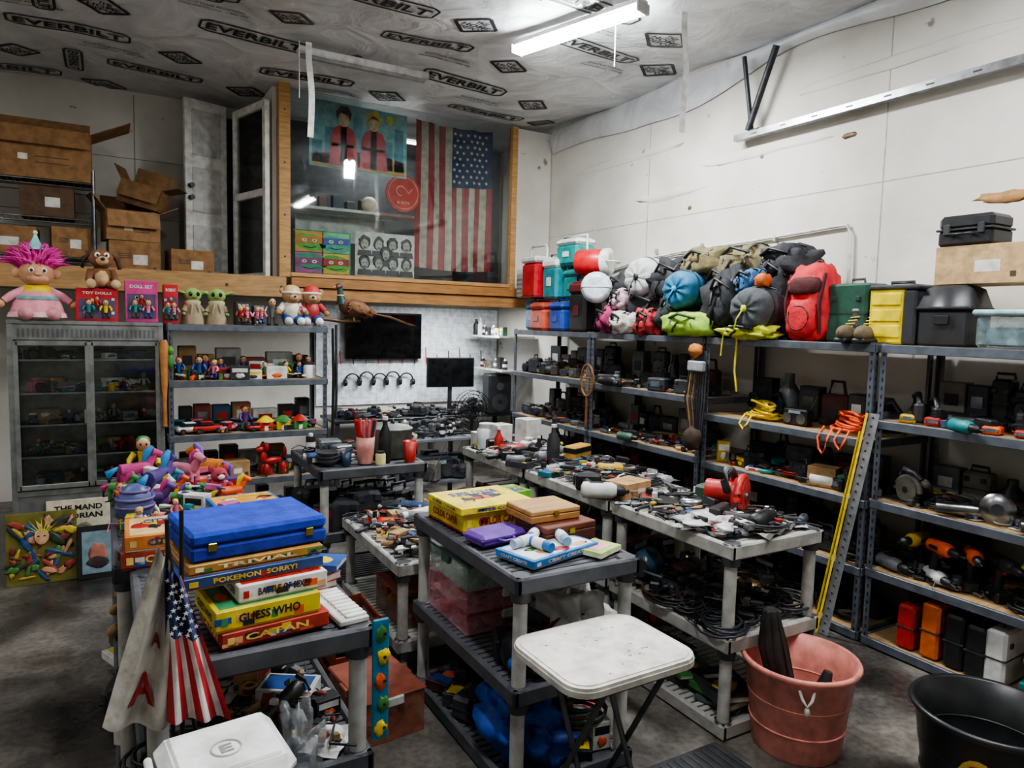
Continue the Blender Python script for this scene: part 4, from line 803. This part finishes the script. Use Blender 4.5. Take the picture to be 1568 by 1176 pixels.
b.T=TR(-.232,-.08,.22,rz=-1.25,rx=pi/2-.12); b.poly([(.07*math.cos(a*pi/8),.09*math.sin(a*pi/8)) for a in range(16)],'#b0903a',.02); b.T=b.T@TR(0,0,.021); b.poly([(.055*math.cos(a*pi/8),.07*math.sin(a*pi/8)) for a in range(16)],'#7a241c',.003); b.text('EAGLE',TR(0,.0,.004),.08,.02,'#d8b860'); b.done()
b=B('rubber_floor_mat',(2.02,1.72,0)); b.box(0,0,0,.74,.95,.012,'#232527/.8',.004)
for k in range(18): b.box(-.34+k*.04,0,.012,.015,.9,.003,'#2c2e31/.8')
b.done()
# ------------------------------------------------------------------ foreground flags, cooler
b=B('american_stick_flag',(.19,2.02,0)); b.tube([(.02,.04,.6),(-.06,.02,1.3)],.006,BK,8)
def f2(u,v): w=.04+.12*v; return (-.05+.06*v+(u-.5)*w,-.02+.018*math.sin(u*14+v*3),1.24-.42*v-.03*u)
b.surf(45,30,f2,lambda u,v: N_ if (v<.44 and u<.95) else ('#b82c34/.7' if int(u*9)%2==0 else '#e0ded8/.7'))
for i in range(7):
    for j in range(4):
        u=.15+j*.22+(.1 if i%2 else 0);v=.07+i*.055; p=Vector(f2(u,v)); star(b,TR(p.x,p.y-.012,p.z,rx=pi/2),.008,'#f2f0ea')
b.done()
b=B('white_pennant_flag',(.09,2.04,0)); b.tube([(.05,.03,.55),(.04,.0,1.36)],.006,BK,8); b.tube([(.07,.03,.55),(.075,.0,1.38)],.006,BK,8)
def f3(u,v): w=.03+.13*v; return (.03-.07*v+(u-.5)*w,-.01+.024*math.sin(u*10+v*3),1.29-.46*v-.04*u)
b.surf(30,20,f3,lambda u,v:'#c4bfb6/.8')
v_,f_=textgeo('A')
for cu,cv,sz in((.5,.78,.3),(.65,.5,.14)):
    pts=[]
    for a,c in v_:
        p=Vector(f3(cu+a*sz*1.4,cv-c*sz*.6)); pts.append((p.x,p.y-.006,p.z))
    b.add(pts,f_,'#a02c2c/.8')
b.done()
b=B('white_lid_cooler',(.235,1.8,.0),.1); b.box(0,0,0,.28,.24,.4,'#5a5c60/.6',.01); b.box(0,0,.4,.27,.25,.38,'#1f4a98/.4',.03); b.box(0,0,.77,.29,.27,.06,'#dededc/.4',.025); b.box(0,0,.825,.23,.21,.012,'#e8e8e6/.4',.01); b.torus(.0,-.02,.838,.035,.003,'#b8b8b6/.4',n=24); b.text('E',TR(0,-.02,.8385),.03,.035,'#8a8a88'); b.tube([(-.15,0,.6),(-.165,0,.8),(-.16,.09,.8)],.01,WH); b.done()
b=B('clear_plastic_bag',(.46,1.98,.5)); b.ball(0,0,.12,.05,.05,.14,'clear9fa4a6',.9,5,26); b.done()
b=B('novelty_strip_banner',(.735,2.07,0)); b.box(0,0,.56,.055,.01,.4,'#1d7698/.4',.004)
for k in range(5): b.ball(.0+.008*(k%2),-.006,.6+k*.078,.02,.003,.026,(YL,GN,OR)[k%3],.6,k,10); b.ball(.012,-.009,.6+k*.078,.006,.002,.006,BK,n=6)
b.done()
b=B('anime_poster',(-.42,5.8,0),.0); b.T=TR(0,0,0,rx=-.12); b.box(0,0,0,.42,.012,.5,'#6a6428/.4',.002)
rd.seed(12)
for k in range(60):
    b.ball(rd.uniform(-.18,.18),-.008-.0002*k,rd.uniform(.05,.45),rd.uniform(.008,.03),.002,rd.uniform(.02,.07),rd.choice(('#3f7a3a','#983c2c','#b8a23a','#c09070','#2a3a2a','#6c2a2a','#2a4a7a')),.6,k,8,rot=(0,rd.uniform(-1.5,1.5),0))
b.ball(0,-.024,.33,.045,.003,.055,'#d0a47c')
for k in range(9): a=-1.2+k*.3; b.add([(-.03+.007*k,-.026,.36),(-.02+.007*k,-.026,.36),(.13*math.sin(a),-.026,.36+.11*math.cos(a))],[(0,1,2)],'#cfd04a')
for s in(-1,1): b.ball(s*.018,-.028,.335,.009,.002,.005,'#203a30')
b.done()
b=B('framed_picture',(-.08,5.75,0)); b.T=TR(rx=-.12); b.box(0,0,0,.26,.02,.38,BK,.003); b.box(0,-.011,.04,.2,.002,.3,'#7a929c/.3'); b.ball(0,-.013,.16,.06,.002,.09,'#a86a5a',.3,1,14); b.ball(0,-.015,.12,.07,.002,.04,'#3a2a2a',.3,2,14); b.done()
b=B('framed_picture',(-.2,5.93,0)); b.T=TR(rx=-.1); b.box(0,0,0,.4,.02,.54,'#c8c0a8/.6',.003); b.text('THE MAND',TR(0,-.012,.48,rx=pi/2),.3,.04,BK); b.text('ORIAN',TR(.05,-.012,.42,rx=pi/2),.2,.04,BK); b.ball(0,-.012,.2,.12,.002,.15,'#6a5a4a',.4,3,14); b.done()
# ------------------------------------------------------------------ left shelf toys
L0,L1=.47,1.58
scatter('toy_figure_collection',L0,L1,6.05,6.4,1.392,11,2,[i_figure,i_figure,i_boxset,i_figure,i_jar,i_pony],'c',71,0,1.25,.3,120,.32,'b')
scatter('toy_figure_collection',L0,L1,6.05,6.4,.962,8,2,[i_car,i_car,i_figure,i_car,i_flatpack],'c',72,0,1.25,.3,120,.24,'b')
scatter('toy_figure_collection',L0,L1,6.05,6.4,.582,6,2,[i_gadget,i_boxset,i_car],'b',73,0,1.1,.3,70,.25,'b')
scatter('toy_figure_collection',L0,L1,6.05,6.4,.102,6,2,[i_boxset,i_scase],'k',74,0,1.4,.3,40,.35,'k')
b=B('painted_toy_buildings',(1.3,6.08,.962))
for k,(c,c2) in enumerate((('#c03a2c',YL),(YL,GN),(GN,RD))): b.box(-.16+.14*k,0,0,.11,.08,.07,c,.006); b.lathe([(.08,.07),(.02,.12)],c2,4,(-.16+.14*k,0,0)); b.box(-.16+.14*k,-.042,0,.03,.004,.04,WH)
b.done()
b=B('red_balloon_dog',(1.2,6.08,.582),.3,1.5); c=RD
for s in(-1,1):
    for y in(-.05,.05): b.ball(y,s*.02,.035,.016,.016,.035,c)
b.ball(0,0,.08,.055,.022,.022,c); b.ball(-.06,0,.11,.018,.018,.035,c); b.ball(-.075,0,.15,.03,.02,.02,c); b.ball(-.05,.02,.165,.012,.012,.025,c); b.ball(-.05,-.02,.165,.012,.012,.025,c); b.ball(.07,0,.12,.012,.012,.035,c); b.done()
single('cardboard_box',i_carton,.88,6.1,.582,.1,1,.24,.16,.14)
for z,s in((.634,81),(.864,82),(1.094,83),(1.324,84),(1.564,85)): scatter('display_cabinet_collectibles',-.5,.28,6.08,6.32,z-.006,8,2,[i_gadget,i_camera,i_figure,i_jar] if s!=85 else [i_gadget,i_camera],'b' if s%2 else 'c',s,0,.8,.25,40,.1,'b')
b=B('baseball_bat',(.38,5.96,1.05)); b.tube([(0,0,0),(0,0,.2),(.0,0,.35),(0,0,.62),(0,0,.66)],[.014,.014,.024,.032,.02],'#b0743a/.5',12); b.ball(0,0,0,.02,.02,.012,'#7a4a24'); b.done()
b=B('green_hanging_toy',(.42,5.97,1.55)); b.ball(0,0,0,.03,.025,.06,GN,.3,2); b.ball(0,0,.08,.03,.03,.035,'#5a9a3a'); b.tube([(0,0,.1),(0,0,.2)],.004,BK); b.done()
b=B('hanging_black_strap',(1.67,5.97,.9)); b.tube([(0,0,.92),(.01,0,.5),(0,0,0)],[.02,.026,.022],BK,8,.5); b.tube([(.03,0,.95),(.035,0,.4),(.03,0,.15)],.012,DK,6); b.done()
b=B('troll_doll',(-.42,6.12,1.84),.15,1.0); SK='#c2906c/.6'; PD='#d88e9a/.85'
b.lathe([(.17,.04),(.15,.12),(.1,.2),(.06,.24)],PD,18); b.lathe([(.185,.02),(.175,.05),(.16,.06)],'#e4acb4/.9',18); b.lathe([(.1,.2),(.075,.245),(.05,.25)],YL,18); b.lathe([(.14,.145),(.137,.155),(.125,.17)],'#6a9a98/.8',18)
for s in(-1,1):
    b.tube([(s*.07,0,.21),(s*.15,-.02,.17),(s*.2,-.03,.13)],[.035,.03,.024],PD,10); b.ball(s*.225,-.03,.11,.035,.03,.03,SK)
    for k in range(4): b.tube([(s*.23,-.03,.11),(s*(.24+.008*k),-.05+.012*k,.08)],.009,SK,6)
    b.ball(s*.08,-.14,.045,.05,.07,.05,'#cc8c94/.8'); b.ball(s*.12,0,.33,.03,.015,.035,SK)
    b.ball(s*.038,-.088,.35,.018,.012,.02,'#f4f0ea'); b.ball(s*.038,-.099,.35,.01,.006,.012,'#3a2a1c')
b.ball(0,0,.33,.11,.1,.095,SK,n=18); b.ball(0,-.1,.325,.025,.02,.018,SK); b.tube([(-.045,-.088,.295),(0,-.098,.28),(.045,-.088,.295)],.006,'#8a3a34',6); b.ball(0,-.06,.29,.07,.05,.04,SK)
rd.seed(3)
for k in range(260):
    a=rd.uniform(0,2*pi);t=rd.uniform(.0,1.3); d0=Vector((math.sin(t)*math.cos(a),math.sin(t)*math.sin(a)*.8+.15,math.cos(t))); p=Vector((0,.01,.34))+d0*.09
    b.tube([p,p+d0*.07+Vector((0,0,.02)),p+d0*.13+Vector((rd.uniform(-.03,.03),0,.0))],[.012,.009,.002],rd.choice(('#d8389a/.8','#c82c88/.8','#e858b0/.8')),5)
b.lathe([(.05,.5),(.003,.62)],'#7fbcbc/.5',16); b.ball(0,0,.62,.015,.015,.015,WH); b.done()
def boxed(x,c,t,w=.22,h=.3,z=1.84,rows=2):
    b=B('boxed_collectible_toy',(x,6.12,z)); b.box(0,0,0,w,.14,h,c,.003); b.box(0,-.0708,h*.08,w*.86,.001,h*.6,'#5a4a6a/.15' if rows==2 else '#2a3a5a/.2'); b.text(t,TR(0,-.0725,h*.86,rx=pi/2),w*.7,h*.08,WH)
    b.T=TR(-w*.2,-.075,h*.1,s=1.0); i_figure(b,rd.choice((TL,PK,RD))); b.T=TR(w*.2,-.075,h*.1,s=1.0); i_figure(b,rd.choice((BL,PK,YL))); b.T=TR(0,-.075,h*.36,s=.7); i_figure(b,RD)
    b.T=Matrix()
    for k in range(6): b.box(rd.uniform(-.38,.38)*w,-.073,h*rd.uniform(.05,.65),.02,.002,.02,rd.choice((YL,WH,RD,PK)))
    b.done()
boxed(-.05,'#b81c28/.4','TOY DOLLS',.27,.24); boxed(.24,'#c03a7c/.4','DOLL SET',.22,.31); boxed(.44,'#b81c24/.4','ROBOT',.1,.3,1.832)
b=B('stuffed_dog',(-.02,6.15,2.08),.1,1.1); c='#7a5032/.95'; c2='#c4a47c/.95'
b.ball(0,0,.08,.07,.06,.08,c,.1,1,16); b.ball(0,-.03,.07,.045,.045,.06,c2,.1,1,14); b.ball(0,-.02,.2,.075,.065,.065,c,.1,2,16); b.ball(0,-.08,.185,.038,.04,.03,c2); b.ball(0,-.118,.195,.014,.01,.011,BK)
for s in(-1,1): b.tube([(s*.06,0,.23),(s*.1,0,.2),(s*.11,-.01,.14)],[.02,.03,.02],'#4a2e1c/.95',10,.6); b.ball(s*.026,-.07,.222,.018,.01,.02,'#f2efe8'); b.ball(s*.026,-.08,.222,.008,.005,.01,BK); b.tube([(s*.06,-.01,.12),(s*.08,-.05,.06),(s*.07,-.08,.03)],[.025,.022,.024],c,10); b.tube([(s*.04,-.02,.03),(s*.07,-.1,.025)],[.03,.03],c,10); b.ball(s*.072,-.12,.03,.03,.022,.032,c2)
b.done()
def alien(x,rz=0):
    b=B('green_alien_toy',(x,6.15,1.832),rz,1.15); b.lathe([(.075,0),(.07,.06),(.05,.13),(.035,.15)],'#94866c/.9',16); b.lathe([(.05,.13),(.055,.155),(.04,.165)],'#b0a284/.9',16); b.ball(0,0,.2,.06,.052,.05,'#84a258/.7',n=16)
    for s in(-1,1): b.tube([(s*.05,0,.21),(s*.1,0,.225),(s*.14,0,.215)],[.022,.018,.003],'#84a258/.7',8,.5); b.ball(s*.024,-.046,.205,.013,.008,.015,'#1a120c/.1'); b.tube([(s*.04,0,.12),(s*.065,-.03,.08)],[.022,.02],'#94866c/.9',8); b.ball(s*.068,-.04,.07,.014,.014,.012,'#84a258/.7'); b.tube([(s*.03,-.05,.0),(s*.025,-.06,.1),(s*.01,-.045,.15)],.008,'#b0a284/.9',6)
    b.tube([(-.015,-.05,.182),(.015,-.05,.182)],.002,'#4a5a30',5); b.done()
alien(.6,.2); alien(.78,-.1)
boxed(.97,'#25272c/.4','BLACK',.12,.19,1.832,1); boxed(1.09,'#6a6c70/.4','GREY',.08,.16,1.832,1)
b=B('armored_robot_figure',(1.2,6.1,1.832),0,1.7); i_figure(b,'#8a8c90/.3/.6','#6a6c70/.3/.6'); b.done()
def bear(x,cap,shirt,rz=0):
    b=B('dressed_bear_doll',(x,6.12,1.832),rz,1.25); c='#a88058/.9'
    b.ball(0,0,.1,.06,.05,.075,shirt,.1,1,16); b.ball(0,-.01,.2,.062,.055,.055,c,n=16); b.ball(0,-.06,.188,.028,.024,.02,'#c8a880'); b.ball(0,-.082,.196,.01,.007,.008,BK); b.lathe([(.06,.22),(.05,.26),(.02,.275)],cap,16); b.torus(0,0,.222,.06,.009,WH)
    for s in(-1,1): b.ball(s*.06,0,.235,.02,.012,.02,c); b.ball(s*.022,-.055,.215,.007,.005,.008,BK); b.tube([(s*.05,0,.14),(s*.09,-.03,.1)],[.024,.02],shirt,10); b.ball(s*.095,-.035,.09,.02,.02,.02,c); b.tube([(s*.03,0,.06),(s*.04,-.05,.03)],[.035,.03],BL if shirt!=BL else WH,10); b.ball(s*.042,-.08,.03,.028,.035,.03,WH)
    b.done()
bear(1.36,'#c6a878','#d0cabc',.1); bear(1.53,'#b0302c/.6','#a02c2c',-.1)
b=B('taxidermy_pheasant',(1.86,6.02,1.92),.0,1.1)
b.tube([(-.24,0,-.02),(-.08,0,-.035),(.06,0,-.03)],[.012,.016,.01],'wood6a4a2c',8)
b.tube([(-.09,0,.13),(-.07,0,.09),(-.02,0,.07),(.05,0,.06),(.13,0,.035),(.19,0,.02)],[.03,.055,.078,.072,.045,.02],'#5c361e/.8',14)
b.tube([(-.085,0,.1),(-.1,0,.17),(-.105,0,.22)],[.045,.026,.022],'#1c3a34/.3',12); b.torus(-.1,0,.165,.026,.005,'#c6c2b6','z',12,6)
b.ball(-.11,0,.235,.03,.024,.024,'#1f3f3c/.3'); b.ball(-.122,-.02,.232,.013,.006,.013,'#b02420'); b.ball(-.122,-.026,.238,.004,.003,.004,BK); b.tube([(-.135,0,.232),(-.158,0,.224)],[.008,.002],'#c8b890',6)
for s in(-1,1):
    b.ball(.03,s*.062,.07,.09,.022,.045,'#74502e/.8',.2,3,14,rot=(0,.25,0)); b.tube([(.0,s*.03,.01),(.0,s*.03,-.03)],.006,'#8a7a60',6)
    for k in range(5): b.tube([(.02+.01*k,s*.075,.09-.015*k),(.14,s*.05,.05-.012*k)],[.012,.004],('#4a2c18','#8a6a40')[k%2]+'/.8',5,.4)
for k in range(11): b.tube([(.16,(k-5)*.006,.03),(.3,(k-5)*.008,.0+.006*(k%3)),(.48+.02*(k%4),(k-5)*.005,-.06)],[.008,.01,.002],('#6a5030','#3a2616','#85693f')[k%3]+'/.8',5,.3)
rd.seed(9)
for k in range(90):
    t=rd.random(); a=rd.uniform(-2.4,.6); b.ball(-.06+.2*t,-.078*math.cos(a)*(1-.4*t),.08-.04*t+.072*math.sin(a)*(1-.3*t),.009,.004,.006,rd.choice(('#a8803a','#1a100a','#8a5420','#6a3018')),n=6)
b.done()
def lbox(x,y,z,w,d,h,rz=0,flap=0,c='#8c6842/.85',tilt=0):
    b=B('cardboard_box',(x,y,z),rz); t=.006; ci='#5c4228/.85'; b.T=TR(ry=tilt)
    if not flap:
        i_carton(b,w,d,h,c)
        for k in range(3): b.box(-w*.2,-d/2-.0006,h*(.6-.06*k),w*.25,.001,.008,'#4a3420')
    else:
        for s in(-1,1): b.box(s*w/2,0,0,t,d,h,c); b.box(0,s*d/2,0,w,t,h,c)
        b.box(0,0,0,w,d,t,ci); f=w*.42
        b.box(w/2+f*.44,0,h+f*.2,f,d,t,c,0,(0,-.45,0)); b.box(-w/2-f*.3,0,h+f*.38,f,d,t,c,0,(0,.92,0)); b.box(0,-d/2-.03,h-.07,w*.98,.16,t,c,0,(1.25,0,0)); b.box(0,d/2+.02,h+.08,w*.98,.18,t,c,0,(1.35,0,0))
        for k in range(2): b.box(w*.15,-d/2-.004,h*(.3+.12*k),w*.3,.001,.01,'#4a3420')
        b.box(-w*.1,-d/2-.004,h*.35,.07,.001,.05,'#d8d4c8')
    b.done()
b=B('wire_rack_shelf',(-.6,7.65,2.26))
for x in(-.6,.53):
    for y in(-.2,.2): b.cyl(x,y,0,.014,.9,'#6d6f72/.3/1')
for z in(.12,.46,.78):
    for k in range(24): b.tube([(-.6+k*.049,-.2,z),(-.6+k*.049,.2,z)],.003,'#8f9194/.3/1',5)
    for y in(-.2,.2): b.tube([(-.6,y,z),(.53,y,z)],.006,'#8f9194/.3/1',6); b.tube([(-.6,y,z-.04),(.53,y,z-.04)],.005,'#8f9194/.3/1',6)
b.done()
lbox(-.5,7.65,3.05,.84,.4,.42,0,1); 
lbox(-.42,7.65,2.73,.4,.35,.28,0,0,'#5a4430/.85'); lbox(-.26,7.62,2.39,.3,.3,.26,.1,0); lbox(-.75,7.62,2.39,.5,.35,.24)
lbox(.24,7.6,2.26,.42,.4,.3,.05); lbox(.72,7.6,2.26,.38,.34,.26,.1); lbox(.22,7.62,2.57,.44,.32,.26,.15,1,'#94704a/.85'); lbox(.32,7.66,2.9,.36,.28,.2,-.35,1,'#7a5a38/.85',.25)
# ------------------------------------------------------------------ under loft
b=B('computer_desk'); b.box(3.4,8.1,.72,2.4,.6,.035,'#26272a/.4',.004)
for x in(2.25,3.4,4.55):
    for y in(7.85,8.35): b.box(x,y,0,.05,.05,.72,'#33353a',.003)
b.done()
b=B('flat_screen_television',(3.0,8.42,1.42)); b.box(0,0,0,.98,.05,.57,'#08090a/.15',.006); b.box(0,-.027,.02,.95,.002,.53,'#020203/.06'); b.done()
b=B('computer_monitor',(3.72,8.0,.757),-.1); b.box(0,0,.33,.62,.03,.37,BK,.006); b.box(0,-.017,.345,.59,.002,.34,'#050608/.08'); b.box(0,.02,.05,.05,.03,.35,BK,.004); b.box(0,0,0,.26,.18,.012,BK,.004); b.done()
b=B('pegboard',(3.4,8.48,.85)); b.box(0,0,0,2.45,.01,1.22,'#e6edf2/.5')
for i in range(48):
    for j in range(24): b.box(-1.17+i*.05,-.006,.03+j*.05,.006,.002,.006,'#50555a')
for k in range(14): b.tube([(-1.1+.16*k,-.01,.62+.05*(k%3)),(-1.1+.16*k,-.04,.5)],.006,rd.choice((BK,RD,DK)),5)
b.done()
for i,x in enumerate((2.6,2.78,2.95,3.12,3.3)): single('headphones',i_phones,x,8.42,1.04+.02*(i%2),0,1.1,BK)
b=B('pa_speaker',(4.3,7.85,.757),-.15); b.box(0,0,0,.3,.26,.5,BK,.02); b.lathe([(.11,0),(.1,.01),(.03,-.0)],'#2e3034',20,(0,-.135,.15),'y'); b.lathe([(.05,0),(.045,.01)],'#3a3c40',16,(0,-.135,.35),'y'); b.done()
b=B('desk_fan',(3.5,6.95,0)); b.lathe([(.16,0),(.15,.03),(.03,.04)],BK,20); b.cyl(0,0,.03,.018,.8,BK)
for k in range(5): b.torus(0,-.05,.95,.04+.04*k,.004,BK,'y',24,5); b.torus(0,.04,.95,.04+.04*k,.004,BK,'y',24,5)
for k in range(16): a=k*pi/8; b.tube([(.03*math.cos(a),-.06,.95+.03*math.sin(a)),(.2*math.cos(a),-.03,.95+.2*math.sin(a))],.003,BK,5)
for k in range(4): a=k*pi/2; b.ball(.08*math.cos(a),0,.95+.08*math.sin(a),.07,.01,.05,DK,n=10)
b.cyl(0,-.03,.95,.03,.12,BK,ax='y'); b.done()
b=B('grey_work_table'); b.box(2.8,6.6,.72,.9,.6,.03,'#6a6e74/.5',.004)
for x in(2.4,3.2):
    for y in(6.35,6.85): b.box(x,y,0,.04,.04,.72,ST,.003)
b.box(2.8,6.6,.3,.85,.55,.02,'#6a6e74'); b.done()
scatter('desk_electronics',2.3,4.1,7.85,8.3,.757,10,2,EL,'k',91,0,1.1,.3,160,0,'k',.08)
scatter('desk_electronics',2.4,3.2,6.35,6.85,.752,6,3,EL+[i_boxset,i_can],'k',92,0,1.1,.3,90)
scatter('desk_electronics',2.45,3.15,6.4,6.8,.322,4,2,[i_radio,i_scase],'k',93,0,1.3,.2,30,.25)
single('floor_amplifier',i_radio,2.3,5.9,0,0,2.4)
b=B('wall_ledge_shelf',(4.35,7.9,1.72)); b.box(0,0,0,.5,.9,.02,WH)
for k in range(7): b.T=TR(-.15,-.36+k*.12,.02,rz=H,s=1.1); rd.choice((i_boxset,i_can,i_bottle))(b,rd.choice(CO['t']))
b.done()
b=B('wall_ledge_shelf',(4.4,7.95,1.3)); b.box(0,0,0,.4,.8,.02,WH)
for k in range(6): b.T=TR(-.1,-.3+k*.12,.02,rz=H,s=1.1); rd.choice((i_boxset,i_can,i_gadget))(b,rd.choice(CO['k']))
b.done()
b=B('hanging_racket',(3.93,5.4,1.02))
b.tube([(0,.1*math.sin(a),.36+.15*math.cos(a)) for a in [k*pi/10 for k in range(21)]],.012,'#6a4a2c/.6',8); b.tube([(0,0,.21),(0,0,-.05)],.014,'#6a4420')
for k in range(-3,4): b.tube([(0,k*.025,.36-.12),(0,k*.025,.36+.12)],.0015,TN,4); b.tube([(0,-.08,.36+k*.03),(0,.08,.36+k*.03)],.0015,TN,4)
b.done()
b=B('hanging_tool_belt',(3.92,3.95,.95)); rd.seed(77)
for k in range(9): b.tube([(0,-.07+.018*k,.78),(-.02,-.09+.026*k,.4),(-.01,-.05+.012*k,.05+.04*(k%3))],.01,rd.choice(('#6a4a2a/.8',BK,DK,'#88642a/.8')),6,.5)
b.ball(-.04,0,.1,.05,.09,.09,'#3a2a1e/.8',.3,3,14); b.box(-.03,.0,.62,.05,.16,.08,'#989c9f/.4',.01); b.ball(-.03,.02,.78,.03,.07,.05,'#b06a2a/.7',.4,2,12); b.done()
# ------------------------------------------------------------------ world, camera
w=bpy.data.worlds.new('w'); bpy.context.scene.world=w; w.use_nodes=True; w.node_tree.nodes['Background'].inputs[0].default_value=(.5,.55,.6,1); w.node_tree.nodes['Background'].inputs[1].default_value=.05
try:
    vs=bpy.context.scene.view_settings; vs.view_transform='AgX'; vs.look='AgX - Medium High Contrast'; vs.exposure=.2
except Exception as e: print(e)
p_,ro,ya=.0858,.0248,.5227
F=Vector((math.sin(ya)*math.cos(p_),math.cos(ya)*math.cos(p_),-math.sin(p_))); R0=Vector((math.cos(ya),-math.sin(ya),0)); U0=R0.cross(F)
R=R0*math.cos(ro)+U0*math.sin(ro); U=-R0*math.sin(ro)+U0*math.cos(ro)
cd=bpy.data.cameras.new('camera'); cd.sensor_width=36; cd.lens=1103.36/1600*36; cd.clip_start=.02; co=bpy.data.objects.new('camera',cd); bpy.context.collection.objects.link(co)
co.matrix_world=Matrix(((R.x,U.x,-F.x,0),(R.y,U.y,-F.y,0),(R.z,U.z,-F.z,1.9005),(0,0,0,1))); bpy.context.scene.camera=co
